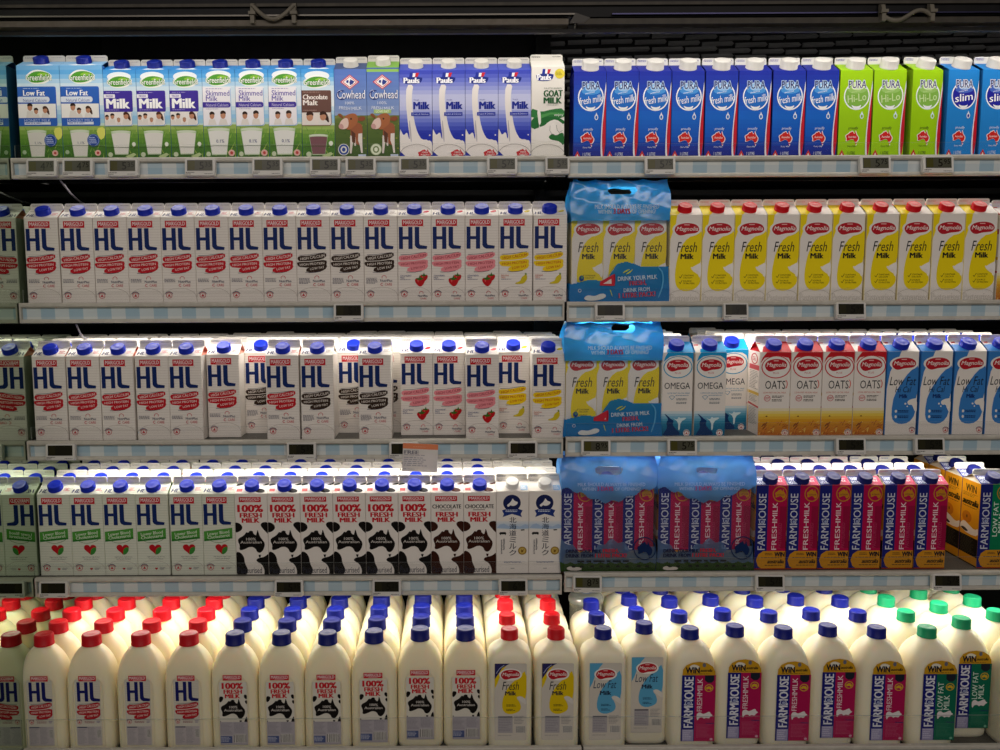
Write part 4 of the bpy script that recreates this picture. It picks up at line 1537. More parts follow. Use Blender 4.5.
# ---- carrier bags holding three cartons
def bag(x, y, z, W, D, Ht, kind, label, rz=0.0, seed=1, slot=None, full=.236):
    rn = random.Random(seed)
    ph = [rn.uniform(0, 6.28) for _ in range(12)]
    w = W / 2

    def sm(t):
        t = max(0., min(1., t))
        return t * t * (3 - 2 * t)

    def wr(u, v):
        a = 0.0006 + .0034 * sm((v - full * .72) / (Ht - full * .72 + .001))
        q = (math.sin(38 * u + 55 * v + ph[0]) + math.sin(71 * u - 62 * v + ph[1]) * .7 + math.sin(120 * u + 20 * v + ph[2]) * .5
             + abs(math.sin(26 * u + 90 * v + ph[3])) * 1.1 + math.sin(170 * u - 150 * v + ph[4]) * .3)
        return a * q * .55

    def wid(v):
        return w * (1 - .035 * sm((v - full) / (Ht - full))) + .0016 * math.sin(60 * v + ph[5])

    def yf(u, v):
        t = sm((v - full + .03) / (Ht - full + .03))
        return -.006 + t * (D * .08) + wr(u, v)

    def yb(u, v):
        t = sm((v - full + .03) / (Ht - full + .03))
        return D - t * D * .40 + wr(u + .3, v)
    NU, NV, NS = 150, 150, 6
    blue = {'mag': film('bag_blue_film', '#2a8fd0', '#38aaf0', .04, .07, .2), 'farm': film('bag_blue_haze_film', '#8abcec', '#6aa8e4', .25, .05, .25)}[kind]
    clear = {'mag': film('bag_clear_film', '#ffffff', '#c8d8e4', .93, .05, .1), 'farm': film('bag_smoky_film', '#ffffff', '#8a9ac0', .93, .045, .12)}[kind]
    low = {'mag': film('bag_print_film', '#2a8fd0', '#2290dc', .04, .06, .2), 'farm': film('bag_cloud_film', '#c0d4ec', '#7aa0cc', .50, .05, .2)}[kind]
    grass = film('bag_grass_film', '#5a8040', '#3c5c28', .12, .05)
    bands = [(-.5, .15), (-.3, .19), (-.13, .175), (-.1, .23), (-.03, .315), (.06, .335), (.14, .318), (.22, .29), (.5, .296)]

    def bnd(s):
        for (a, p), (b, q) in zip(bands, bands[1:]):
            if a <= s <= b:
                return p + (q - p) * (s - a) / (b - a)
        return .2

    def zone(u, v):
        s, t = u / W, v / Ht
        if kind == 'mag':
            if t > .665:
                return blue
            return low if t < bnd(s) else clear
        top = .66 - .06 * math.cos(s * PI * 2.0) + .012 * math.sin(s * 40)
        if t > top:
            return blue
        if t < .072 + .006 * math.sin(s * 60):
            return grass
        if t < .22 + .05 * math.sin(s * 11 + 1.0) + .015 * math.sin(s * 47):
            return low
        return clear

    def inslot(u, v):
        if not slot:
            return False
        su, sv, hw, hh = slot
        du = max(0, abs(u - su) - (hw - hh))
        return math.hypot(du, v - sv) < hh
    mb = MB()
    for sgn, fn in ((0, yf), (1, yb)):
        vs, fs = [], {}
        for j in range(NV + 1):
            v = Ht * j / NV
            for i in range(NU + 1):
                u = wid(v) * (2 * i / NU - 1)
                top = .004 * math.sin(u * 60 + ph[6]) * sm((v - full) / (Ht - full))
                vs.append((u, fn(u, v), v - abs(top)))
        for j in range(NV):
            for i in range(NU):
                v = Ht * (j + .5) / NV
                u = wid(v) * (2 * (i + .5) / NU - 1)
                if inslot(u, v):
                    continue
                k = j * (NU + 1) + i
                fs.setdefault(zone(u, v) if sgn == 0 else (blue if v > full * .9 else clear), []).append((k, k + 1, k + NU + 2, k + NU + 1))
        base = len(mb.v)
        mb.v.extend(vs)
        for m, lst in fs.items():
            mi = mb.mat(m)
            for f in lst:
                mb.f.append([base + q for q in f]); mb.mi.append(mi); mb.sm.append(True)
    for s in (-1, 1):
        vs = []
        for j in range(NV + 1):
            v = Ht * j / NV
            a = wid(v)
            y0, y1 = yf(s * a, v), yb(s * a, v)
            for i in range(NS + 1):
                t = i / NS
                tuck = -.35 * (y1 - y0) * sm((v - full) / (Ht - full)) * math.sin(PI * t)
                vs.append((s * (a + tuck * .8), y0 + (y1 - y0) * t, v))
        base = len(mb.v)
        mb.v.extend(vs)
        for j in range(NV):
            m = blue if (j + .5) / NV > .66 else (low if (j + .5) / NV < .16 else clear)
            for i in range(NS):
                k = base + j * (NS + 1) + i
                mb.f.append([k, k + 1, k + NS + 2, k + NS + 1]); mb.mi.append(mb.mat(m)); mb.sm.append(True)
    a = wid(0)
    mb.add([(-a, yf(-a, 0), 0), (a, yf(a, 0), 0), (a, yb(a, 0), 0), (-a, yb(-a, 0), 0)], [(0, 1, 2, 3)], low)
    root = thing('carrier_bag', label, 'carrier bag', (x, y, z), rz, 'blue film carrier bags of three cartons')
    link('bag_film', mb.mesh('bag_film'), root)
    A = Art(W, Ht, (0, 0, 1000, 1000), inset=-.02)
    if kind == 'mag':
        A.T('#d2e8f6', 'MILK SHOULD ALWAYS BE FINISHED', 240, 205, 880, 240, bold=.015)
        A.T('#d2e8f6', 'WITHIN', 270, 247, 405, 280, bold=.02, keep=True)
        A.T('#b01838', '3 DAYS', 424, 238, 596, 280, bold=.045)
        A.T('#d2e8f6', 'OF OPENING!', 615, 245, 850, 278, bold=.02, keep=True)
        A.LINES('#7ab4dc', 440, 296, 700, 304, 1, 3)
        A.T('#d2e8f6', 'DRINK YOUR MILK', 480, 780, 880, 815, bold=.015, rot=3)
        A.T('#e2b6c6', 'FRESH,', 596, 820, 770, 862, bold=.05, rot=3)
        A.T('#a81c48', 'FRESH,', 596, 820, 770, 862, bold=.03, rot=3)
        A.T('#d2e8f6', 'DRINK FROM', 540, 878, 800, 910, bold=.015, rot=3)
        A.T('#e2b6c6', '1 LITRE PACK!', 490, 915, 860, 955, bold=.05, rot=3)
        A.T('#a81c48', '1 LITRE PACK!', 490, 915, 860, 955, bold=.03, rot=3)
        A.P('#c8d83a', [(520, 765), (560, 735), (610, 725), (570, 745)], sm=1)
        A.P('#c8d83a', [(550, 772), (600, 745), (640, 722), (600, 760)], sm=1)
        A.P('#c8d83a', [(400, 890), (412, 900), (430, 950), (420, 940)])
        A.P('#5aaee0', [(888, 715), (935, 760), (930, 850), (880, 960), (895, 960), (945, 850), (948, 755), (895, 708)], sm=1)
        A.P('#c83040', [(300, 858), (300, 828), (440, 765), (450, 860), (430, 862)], sm=0)   # megaphone
        A.P('#e6d6d2', [(330, 845), (420, 800), (425, 845)])
        A.E('#a81c30', 444, 812, 9, 48)
        A.P('#d6dcdc', [(140, 960), (180, 935), (250, 948), (320, 920), (370, 935), (350, 965), (240, 985), (160, 980)], sm=2)
        A.E('#2a4a8c', 110, 800, 26, 24)
        A.E('#5a8a6a', 114, 792, 14, 12)
        A.E('#d6e2ea', 100, 900, 16, 14)
        A.E('#0f6cb4', 100, 900, 12, 10)
    else:
        A.T('#b4c8e8', 'MILK SHOULD ALWAYS BE FINISHED', 170, 232, 880, 262, bold=.015)
        A.T('#b4c8e8', 'WITHIN', 215, 272, 360, 300, bold=.02, keep=True)
        A.T('#b04a84', '3 DAYS', 372, 264, 548, 302, bold=.045)
        A.T('#b4c8e8', 'OF OPENING!', 560, 272, 830, 300, bold=.02, keep=True)
        A.T('#1c2348', 'DRINK YOUR MILK', 60, 805, 430, 838, bold=.03)
        A.T('#c03448', 'FRESH,', 442, 802, 610, 838, bold=.04)
        A.T('#1c2348', 'DRINK FROM', 60, 845, 345, 876, bold=.03, keep=True)
        A.T('#c03448', '1 LITRE PACK!', 362, 842, 690, 876, bold=.04, keep=True)
        A.LINES('#20242c', 180, 902, 820, 922, 1, 9, .7)
        A.RING('#14305c', 880, 800, 118, 102, 10)
        A.AUSTRALIA('#122a58', 800, 735, 960, 870)
        for i in range(9):
            cx = 120 + i * 95 + rn.uniform(-20, 20)
            A.P('#1c2018', [(cx, 950), (cx + 14, 945), (cx + 34, 946), (cx + 38, 958), (cx + 32, 968), (cx + 28, 960), (cx + 8, 960), (cx + 4, 968)])
        A.P('#cfc8be', [(60, 965), (110, 950), (130, 968), (180, 956), (230, 972), (200, 990), (80, 988)], sm=1)
    for nm, pick in (('upper_print', lambda q: q > .5), ('lower_print', lambda q: q <= .5)):
        pb = MB()
        B = Art(W, Ht, (0, 0, 1000, 1000))
        B.items = [it for it in A.items if pick(sum(p[1] for p in it[1]) / len(it[1]) / Ht)]
        B.put(pb, lambda u, v, k: (u * wid(v) / w, yf(u * wid(v) / w, v) - .0024 - k, v), .35)
        link(nm, pb.mesh(nm), root)
    return root
# ------------------------------------------------------------------ the cabinet
ORD = 'first second third fourth fifth sixth seventh eighth ninth tenth eleventh twelfth thirteenth fourteenth fifteenth sixteenth'.split()
NUM = 'zero one two three four five six seven eight nine ten eleven twelve thirteen fourteen fifteen'.split()
SHELF_Z = [at(450, y, 0).z for y in (158.0, 302.5, 440.0, 576.5)]
BAY_DZ = [-.0025, -.003, .003, .006]
DECK_Z = at(450, 747.5, -.10).z - .018
X_MIR = at(20.3, 300, 0).x - .001
X_MID = at(565.2, 300, 0).x
X_END = X_MID + 1.48
Y_BACK, Y_DECK = .56, -.10
DEPTH = .50
SHELF_NAME = ['top shelf', 'second shelf', 'third shelf', 'fourth shelf']
ENAMEL = noisy('shelf_enamel', '#45443f', '#504f4a', 40, .4)
RIM = noisy('shelf_rim_plastic', '#bdb9ae', '#c8c4b9', 60, .35)
DARK = noisy('dark_enamel', '#0c0c0d', '#121213', 30, .5)
BLACK = noisy('black_panel', '#101010', '#161617', 25, .6)
GREY = noisy('grey_rail', '#3c3933', '#46423b', 50, .5, .1)
ACRYL = film('acrylic_sheet', '#ffffff', '#b8c0c0', .995, .012, .04)
ACRYL_EDGE = film('acrylic_edge', '#dfeaea', '#c9d4d4', .45, .2, .2)
GING = gingham()
CANP = 4.6
LEDM = emit('led_diffuser', '#fff6e6', 2.5)

# setting
mb = MB(); mb.add([(-2.6, -4.2, 0), (2.6, -4.2, 0), (2.6, 1.2, 0), (-2.6, 1.2, 0)], [(0, 1, 2, 3)], noisy('floor_tiles', '#9a958c', '#a8a39a', 6, .3))
struct('floor', mb.mesh('floor'))
mb = MB(); mb.box((X_MIR - .05, Y_BACK, 0), (X_END + .05, Y_BACK + .04, 2.42), BLACK)
struct('wall_back', mb.mesh('wall_back'))
mir = bpy.data.materials.new('tinted_mirror'); mir.use_nodes = True
b_ = mir.node_tree.nodes['Principled BSDF']
b_.inputs['Base Color'].default_value = lin('#b9c8b4'); b_.inputs['Metallic'].default_value = 1.0; b_.inputs['Roughness'].default_value = .015
mb = MB()
mb.box((X_MIR - .014, -.40, .08), (X_MIR - .0005, Y_BACK - .002, 2.27), mir)
struct('wall_left', mb.mesh('wall_left'))
mb = MB(); mb.box((X_END + .002, -.12, .0), (X_END + .03, Y_BACK - .002, 2.3), BLACK)
struct('wall_right', mb.mesh('wall_right'))

# canopy with its rails
zr = [at(500, y, -.10).z for y in (33, 27, 21.5, 17, 4, 0)]
XL, XR = X_MIR - .02, X_END + .03
mb = MB(); mb.box((XL, -.08, 2.28), (XR, Y_BACK, 2.34), DARK)
canopy = tag(link('canopy', mb.mesh('canopy_roof')), 'dark cooler canopy with grey rails above the top shelf', 'canopy')
mb = MB(); mb.box((XL, -.105, zr[3] - .002), (XR, -.085, 2.34), DARK)
mb.box((XL, -.112, zr[4] - .006), (XR, -.105, zr[4]), GREY)
mb.box((XL, -.110, zr[4] + .012), (XR, -.105, zr[4] + .018), DARK)
link('fascia', mb.mesh('canopy_fascia'), canopy)
mb = MB(); mb.extrude_x([(-.118, zr[1]), (-.118, zr[2]), (-.106, zr[2] + .004), (-.086, zr[2] + .004), (-.06, zr[1] + .004), (-.06, zr[1] - .004)], XL, at(568, 24, -.11).x, noisy('grey_rail_light', '#5c564c', '#666056', 60, .5, .1))
mb.extrude_x([(-.118, zr[1]), (-.118, zr[2]), (-.106, zr[2] + .004), (-.086, zr[2] + .004), (-.06, zr[1] + .004), (-.06, zr[1] - .004)], at(577, 24, -.11).x, XR, GREY)
link('rail', mb.mesh('canopy_rail'), canopy)
mb = MB(); mb.box((XL, -.100, zr[0]), (XR, -.088, zr[1] - .004), noisy('canopy_lip', '#1b1a19', '#21201e', 30, .5))
link('lower_lip', mb.mesh('canopy_lip'), canopy)
mb = MB(); mb.box((XL, -.113, zr[3] + .0005), (at(575, 18, -.11).x, -.1055, zr[3] + .0035), M('#55524d', .4, 1.0))  # thin strips standing in for the LED reflection along the fascia
mb.box((at(612, 18, -.11).x, -.113, zr[3] + .0005), (XR, -.1055, zr[3] + .003), M('#34334a', .35, 1.0))
link('reflection_strip', mb.mesh('canopy_strip'), canopy)
mb = MB()
mb.extrude_x([(-.085, 2.02), (-.05, 2.02), (-.056, 2.035), (-.085, 2.04)], XL + .03, XR - .03, M('#cfcdc6', .4))
cl = link('lamp_housing', mb.mesh('lamp_housing'), canopy)
mb = MB(); mb.box((XL + .04, -.078, 2.0165), (XR - .04, -.056, 2.0195), LEDM)
link('lamp_diffuser', mb.mesh('lamp_diffuser'), cl)
L = bpy.data.lights.new('canopy_lamp', 'AREA')
L.shape = 'RECTANGLE'; L.size, L.size_y = XR - XL - .1, .02
L.energy = CANP; L.color = (1.0, .95, .88)
lo = bpy.data.objects.new('canopy_lamp', L)
col.objects.link(lo)
lo.location = ((XL + XR) / 2, -.067, 2.0155)
lo.rotation_euler = (math.radians(25), 0, 0)
HM = noisy('handle_plastic', '#6a655a', '#777266', 40, .5)
for x0, x1, y0, y1, wav, lab in ((252, 294, 3, 23, 0, 'grey curved curtain handle on the canopy rail above the chocolate malt carton'),
                                 (884, 932, 4, 21, 1, 'grey twisted curtain handle on the canopy rail above the lime-green cartons')):
    A_, B_ = at(x0, y0, -.125), at(x1, y1, -.125)
    sb = MB()
    pts = []
    for k in range(17):
        t = k / 16
        z = A_.z - .004 - (A_.z - B_.z) * .72 * math.sin(PI * t) if not wav else (A_.z + B_.z) / 2 - .010 * math.sin(2 * PI * t) - .006
        pts.append((A_.x + (B_.x - A_.x) * t, -.124 - .004 * math.sin(PI * t), z))
    sb.tube(pts, .0042, HM, 8)
    o = link('curtain_handle', sb.mesh('handle_strap'))
    tag(o, lab, 'handle', 'curtain handles on the canopy rail')
    for k, xx in enumerate((A_.x, B_.x)):
        mb = MB()
        mb.extrude_x([(-.128, B_.z), (-.128, B_.z + .018), (-.122, A_.z), (-.110, A_.z + .004), (-.110, B_.z)], xx - .004, xx + .004, HM)
        mb.box((xx - .007, -.132, B_.z + .016), (xx + .007, -.118, B_.z + .022), HM)
        link('bracket', mb.mesh('handle_bracket'), o)
mb = MB()
p = at(577, 18, -.11)
mb.add([(p.x - .016, -.119, p.z - .012), (p.x + .012, -.119, p.z - .012), (p.x + .026, -.119, p.z - .002), (p.x - .004, -.119, p.z + .008),
        (p.x - .016, -.112, p.z - .012), (p.x + .012, -.112, p.z - .012), (p.x + .026, -.112, p.z - .002), (p.x - .004, -.112, p.z + .008)],
       [(0, 1, 2, 3), (0, 4, 5, 1), (1, 5, 6, 2), (2, 6, 7, 3), (3, 7, 4, 0), (4, 7, 6, 5)], M('#4c4a47', .5))
link('joint_cover', mb.mesh('joint_cover'), canopy)
mb = MB()
LV = noisy('louver_enamel', '#a8a8aa', '#b4b4b6', 30, .55)
rn = random.Random(4)
for r in range(14):
    z = 1.93 + r * .0195
    x = X_MID - .02 + (r % 2) * .047
    while x < X_END - .09:
        dz = .005 * math.sin(x * 7 + r * .6) + rn.uniform(-.0012, .0012)
        mb.add([(x, Y_BACK - .003, z + dz), (x + .083, Y_BACK - .003, z + dz + .002), (x + .083, Y_BACK - .022, z + dz - .009), (x, Y_BACK - .022, z + dz - .011),
                (x, Y_BACK - .003, z + dz - .0125), (x + .083, Y_BACK - .003, z + dz - .0105)],
               [(0, 1, 2, 3), (3, 2, 5, 4), (0, 3, 4), (1, 5, 2)], LV)
        x += .092
    x = X_MIR + .1 + (r % 2) * .05
link('rear_louver', mb.mesh('rear_louver'), canopy)


def shelf(x0, x1, z, label, yl=0.0, riser=.032, depth=DEPTH, lip=.0405, name='shelf', breaks=(), up=0.0):
    mb = MB()
    zf = z
    mb.box((x0, yl + .002, z - .010), (x1, yl + .002 + depth, z), ENAMEL)
    mb.box((x0, yl + .002, z - .022), (x1, yl + .002 + depth, z - .0101), DARK)
    o = tag(link(name, mb.mesh('shelf_deck')), label, 'shelf', 'cooler shelves')
    z = zf + up
    lb = MB()
    lb.extrude_x([(yl + .0015, z + .0035), (yl - .008, z + .0035), (yl - .010, z + .001), (yl - .010, z - .004), (yl - .007, z - .007), (yl + .0015, z - .007)], x0, x1, RIM)
    lb.extrude_x([(yl + .0015, z - lip + .007), (yl - .006, z - lip + .008), (yl - .009, z - lip + .004), (yl - .009, z - lip), (yl + .0015, z - lip - .001)], x0, x1, RIM)
    lb.extrude_x([(yl + .0015, z - .0071), (yl - .0012, z - .0071), (yl + .0002, z - lip + .0071), (yl + .0015, z - lip + .0071)], x0, x1, RIM)
    for xx in (x0, x1 - .004):
        lb.box((xx, yl - .0095, z - lip), (xx + .004, yl - .0013, z + .002), RIM)
    link('lip', lb.mesh('shelf_lip'), o)
    gb = MB()
    gb.add([(x0 + .004, yl - .0016, z - .0072), (x1 - .004, yl - .0016, z - .0072), (x1 - .004, yl - .0003, z - lip + .0078), (x0 + .004, yl - .0003, z - lip + .0078)], [(0, 1, 2, 3)], GING)
    link('price_strip', gb.mesh('gingham_strip'), o)
    z = zf
    riser += up
    xs = [x0 + .003] + [b for b in breaks] + [x1 - .003]
    for a, b in zip(xs, xs[1:]):
        rb = MB()
        ya, yb, zt = yl + .0065, yl + .0085, z + riser
        rb.add([(a, ya, z), (b, ya, z), (b, ya, zt), (a, ya, zt), (a, yb, z), (b, yb, z), (b, yb, zt), (a, yb, zt)],
               [(0, 1, 2, 3), (5, 4, 7, 6)], ACRYL)
        rb.add([(a, ya, z), (b, ya, z), (b, ya, zt), (a, ya, zt), (a, yb, z), (b, yb, z), (b, yb, zt), (a, yb, zt)],
               [(3, 2, 6, 7), (0, 3, 7, 4), (1, 5, 6, 2)], ACRYL_EDGE)
        link('riser', rb.mesh('acrylic_riser'), o)
    return o


def led(o, x0, x1, z, y, power):
    mb = MB()
    mb.extrude_x([(y - .022, z), (y + .014, z), (y + .002, z - .012), (y - .016, z - .012), (y - .018, z - .022), (y - .022, z - .022)], x0 + .03, x1 - .03, DARK)
    for xx in (x0 + .0301, x1 - .0351):
        mb.box((xx, y - .022, z - .022), (xx + .005, y + .02, z), DARK)
    h = link('light_housing', mb.mesh('light_housing'), o)
    mb = MB()
    mb.extrude_x([(y + .0145, z - .001), (y + .018, z - .001), (y + .006, z - .0125), (y + .0025, z - .0125)], x0 + .035, x1 - .035, LEDM)
    link('light_diffuser', mb.mesh('light_diffuser'), h)
    if power:
        L = bpy.data.lights.new('led_strip', 'AREA')
        L.shape = 'RECTANGLE'
        L.size, L.size_y = x1 - x0 - .08, .02
        L.energy = power * (x1 - x0) / 1.2
        L.color = (1.0, .94, .84)
        lo = bpy.data.objects.new('led_strip', L)
        col.objects.link(lo)
        lo.location = ((x0 + x1) / 2, y + .004, z - .0165)
        lo.rotation_euler = (math.radians(LED_TILT), 0, 0)


LED_TILT = -10
LEDP = [.7, 1.6, 1.9, 2.3]
bays = ((X_MIR + .0015, X_MID - .003, 'wide bay beside the mirror'), (X_MID + .003, X_END, 'bay with the blue carrier bags'))
SH = {}
for i, z in enumerate(SHELF_Z):
    for k, (x0, x1, bn) in enumerate(bays):
        z += BAY_DZ[i] * k
        o = shelf(x0, x1, z, f'grey {SHELF_NAME[i]} with gingham price strip in the {bn}')
        SH[(i, k)] = o
        led(o, x0, x1, z - .022, .078, LEDP[i])
for k, (x0, x1, bn) in enumerate(bays):
    br = () if k else (at(484, 730, Y_DECK).x,)
    xx0, xx1 = (x0, at(581, 740, Y_DECK).x) if k == 0 else (at(583, 740, Y_DECK).x, x1)
    o = shelf(xx0, xx1, DECK_Z, f'deep bottom deck holding the milk bottles in the {bn}', Y_DECK, .066, .62, .048, 'bottom_deck', br, .018)
    kb = MB(); kb.box((xx0, Y_DECK + .03, .0), (xx1, Y_DECK + .05, DECK_Z - .0225), DARK)
    link('kick_panel', kb.mesh('kick_panel'), o)
# upright between the bays
mb = MB(); mb.box((X_MID - .02, Y_BACK - .05, .0), (X_MID + .02, Y_BACK - .001, 2.27), DARK)
struct('trim_1', mb.mesh('upright'))

mb = MB()
LG = noisy('rear_ledge', '#1c1c1d', '#262627', 30, .5)
for z in SHELF_Z[1:] + [SHELF_Z[0]]:
    for dz, t in ((.205, .004), (.232, .006), (.262, .004)):
        mb.box((X_MIR + .004, Y_BACK - .02, z + dz), (X_END - .004, Y_BACK - .0005, z + dz + t), LG)
struct('trim_2', mb.mesh('rear_ledges'))

# ------------------------------------------------------------------ stock
design_all()
bottles_all()
NUDGE = random.Random(21)


def spread(items, gap=.0006):
    """items: [key, x, dy]; pushes neighbours of one row apart until none touch."""
    for _ in range(60):
        moved = False
        for a, b in zip(items, items[1:]):
            if abs(a[2] - b[2]) > .072:
                continue
            need = (a[3] + b[3]) / 2 + gap
            d = b[1] - a[1]
            if d < need:
                a[1] -= (need - d) / 2
                b[1] += (need - d) / 2
                moved = True
        if not moved:
            break


SEEN = {}


def row_label(desc, n, total, row, rows_word, place):
    pos = f'{ORD[n]} of {NUM[total]} from left'
    if total == 1:
        return f'{desc}, {row}, {place}'
    return f'{desc}, {pos}, {row}, {place}'


ROWN = ['front row', 'second row back', 'third row back', 'fourth row back', 'fifth row back', 'sixth row back']


def stock(si, cols, rows, cap_y, y0=.021, pitch=.0752, bay=0):
    """cols: (design, cap pixel x, set back metres[, yaw degrees, rows])"""
    z = SHELF_Z[si] + BAY_DZ[si] * bay + .0003
    items = []
    for c in cols:
        key, px, back = c[:3]
        d = CARTONS[key]
        X = at(px, cap_y, y0 + back + d['D'] * .25).x - (.002 if key.startswith('pura') else 0)
        ya = math.radians(abs(c[3])) if len(c) > 3 and c[3] is not None else 0
        items.append([key, X, back, d['W'] * math.cos(ya) + d['D'] * math.sin(ya), c[3] if len(c) > 3 else None, c[4] if len(c) > 4 else rows, c[5] if len(c) > 5 else key])
    spread(items)
    for r in range(rows):
        tot, cnt = {}, {}
        for it in items:
            if r < it[5]:
                k_ = it[0] if r == 0 else it[6]
                tot[k_] = tot.get(k_, 0) + 1
        for it in items:
            if r >= it[5]:
                continue
            key, X, back = it[0] if r == 0 else it[6], it[1], it[2]
            n = cnt.get(key, 0); cnt[key] = n + 1
            d = CARTONS[key]
            jx = 0
            jy = (NUDGE.uniform(0, .0012) if r else 0)
            rz = math.radians(it[4]) if it[4] is not None and r == 0 else 0
            place = SHELF_NAME[si]
            lab = row_label(d['desc'], n, tot[key], ROWN[r], None, place)
            assert lab not in SEEN, lab
            SEEN[lab] = 1
            add_carton(key, X + jx, y0 + back + r * pitch + jy, z, rz, lab, f"{d['desc']}s on the {place}")


# top shelf
stock(0, [('gf_low', 45, 0), ('gf_low', 87.8, 0), ('gf_milk', 125, 0), ('gf_milk', 157.2, 0), ('gf_milk', 189.4, 0), ('gf_skim', 221.5, 0), ('gf_skim', 253.6, 0),
          ('gf_skim', 285.7, 0), ('gf_choc', 317.8, 0), ('cow', 349, 0), ('cow_low', 380.5, 0), ('pauls', 413, 0), ('pauls', 446, 0), ('pauls', 478.5, 0), ('pauls', 512, 0), ('goat', 545, 0)], 1, 68)
stock(0, [('pura_fresh', 590, 0), ('pura_fresh', 622.5, 0), ('pura_fresh', 654.5, 0), ('pura_fresh', 687.5, 0), ('pura_fresh', 721, 0), ('pura_fresh', 754, 0), ('pura_fresh', 788, 0),
          ('pura_fresh', 821, 0), ('pura_lime', 854.5, 0), ('pura_lime', 888, 0), ('pura_lime', 925.5, 0, 7), ('pura_slim', 961, 0, 5), ('pura_slim', 995, 0, 2)], 1, 66, bay=1)
# second shelf
hl2 = [('hl_red', x, 0) for x in (43.5, 78, 112, 146.5, 178.5, 214, 247.5, 281)] + [('hl_brown', x, 0) for x in (314, 346.5, 380)] + \
      [('hl_pink', x, 0) for x in (414, 447, 481.5)] + [('hl_yellow', x, 0) for x in (514, 549.5)]
stock(1, hl2, 2, 210)
stock(1, [('mag_fresh', x, 0) for x in (685, 717, 749, 781, 814, 846.5, 880, 913, 946, 978)] + [('mag_oats', 1012, 0)], 2, 206, bay=1)
# third shelf
bk = .030
hl3 = [('hl_red', 51, 0), ('hl_red', 85, 0), ('hl_red', 118.5, 0), ('hl_red', 154, 0), ('hl_red', 186, 0), ('hl_red', 227, bk), ('hl_brown', 258.5, .080), ('hl_red', 283, 0, None, 1), ('hl_red', 291, .0802, None, 3),
          ('hl_brown', 317.5, 0), ('hl_brown', 354, .080), ('hl_brown', 375, 0, None, 1), ('hl_brown', 386.5, .080), ('hl_pink', 419, .045), ('hl_pink', 449, .045), ('hl_pink', 480.5, 0), ('hl_yellow', 512, .06), ('hl_yellow', 547, 0)]
stock(2, hl3, 4, 350)
stock(2, [('mag_omega', 676, 0), ('mag_omega', 709, 0, None, 1), ('mag_omega', 731, .078), ('mag_oats', 773.5, 0, -.6), ('mag_oats', 804, 0), ('mag_oats', 836, 0), ('mag_oats', 867.5, 0),
          ('mag_low', 900, 0), ('mag_low', 933.5, 0), ('mag_low', 967, 0), ('mag_low', 1000, 0)], 4, 349, bay=1)
# fourth shelf
stock(3, [('hl_green', x, 0) for x in (56, 89, 120.5, 153, 188, 222)] + [('f_black', x, 0) for x in (253, 285, 319, 351, 384, 415)] +
      [('f_choc', 445.5, 0), ('f_choc', 477.5, 0), ('hokkaido', 509.5, 0), ('hokkaido', 541, 0)], 4, 486)
stock(3, [('farm', x, 0) for x in (769.5, 801, 832.5, 864)] + [('farm', x, 0, None, 4, 'farm_low') for x in (897, 929)] + [('farm_low', 992, 0)], 4, 481, bay=1)


# carrier bags, each around three cartons
def bagged(si, px0, px1, py, kind, key, seed, slot, place, Ht, nth):
    z = SHELF_Z[si] + BAY_DZ[si]
    Ht = SHELF_Z[si - 1] + BAY_DZ[si - 1] - .043 - z
    xa, xb = at(px0, py, .015).x, at(px1, py, .015).x
    W = xb - xa
    d = CARTONS[key]
    xc = (xa + xb) / 2
    bag(xc, .0185, z + .0004, W, .090, Ht, kind, place[0], 0, seed, slot)
    for i, s in enumerate((-1, 0, 1)):
        w = {-1: 'first', 0: 'middle', 1: 'last'}[s]
        add_carton(key, xc + s * (d['W'] + .0004), .0275, z + .0012, 0, f"{w} of three {d['desc']}s inside {place[1]}", f"three cartons inside {place[1]}")


bagged(1, 570, 668.5, 290, 'mag', 'mag_bagged', 3, (.004, .248, .032, .009), ('glossy blue carrier bag of three yellow cartons on the second shelf', 'the second-shelf blue carrier bag'), .272, 0)
bagged(2, 563.8, 661.2, 425, 'mag', 'mag_bagged', 8, (.022, .246, .026, .010), ('glossy blue carrier bag of three yellow cartons on the third shelf', 'the third-shelf blue carrier bag'), .270, 0)
bagged(3, 560.3, 655.2, 560, 'farm', 'farm_bagged', 5, (.0, .2365, .031, .0095), ('dull blue carrier bag of magenta cartons next to the Japanese-lettered cartons, fourth shelf', 'the fourth-shelf bag beside Japanese-lettered cartons'), .268, 0)
bagged(3, 656.5, 753, 560, 'farm', 'farm_bagged', 14, (.0, .2345, .024, .0065), ('dull blue carrier bag of magenta cartons next to the loose magenta cartons, fourth shelf', 'the fourth-shelf bag beside loose magenta cartons'), .268, 0)

# bottles on the deck
zb = DECK_Z + .0003


def bottles(cols, rows, pitch, capy=640, y0=-.089, drift=0.0):
    its = []
    for c in cols:
        key, px, back = c[:3]
        P = BOTTLES[key]['P']
        Y = y0 + P['b'] + back
        its.append([key, at(px, capy, Y).x, back, P['a'] * 2, c[3] if len(c) > 3 else drift, c[4] if len(c) > 4 else rows])
    spread(its, .0005)
    for r in range(rows):
        tot, cnt = {}, {}
        for it in its:
            if r < it[5]:
                tot[it[0]] = tot.get(it[0], 0) + 1
        for key, X, back, w, dr, nr in its:
            if r >= nr:
                continue
            n = cnt.get(key, 0); cnt[key] = n + 1
            P = BOTTLES[key]['P']
            lab = row_label(BOTTLES[key]['desc'], n, tot[key], ROWN[r], None, 'bottom deck')
            assert lab not in SEEN, lab
            SEEN[lab] = 1
            dx = dr * r + (NUDGE.uniform(-.002, .002) if r and abs(dr) < .004 else 0) * 0.4
            add_bottle(key, X + dx, y0 + P['b'] + back + r * pitch(P) + (NUDGE.uniform(0, .0015) if r else 0), zb, 0, lab, f"{BOTTLES[key]['desc']}s on the bottom deck")


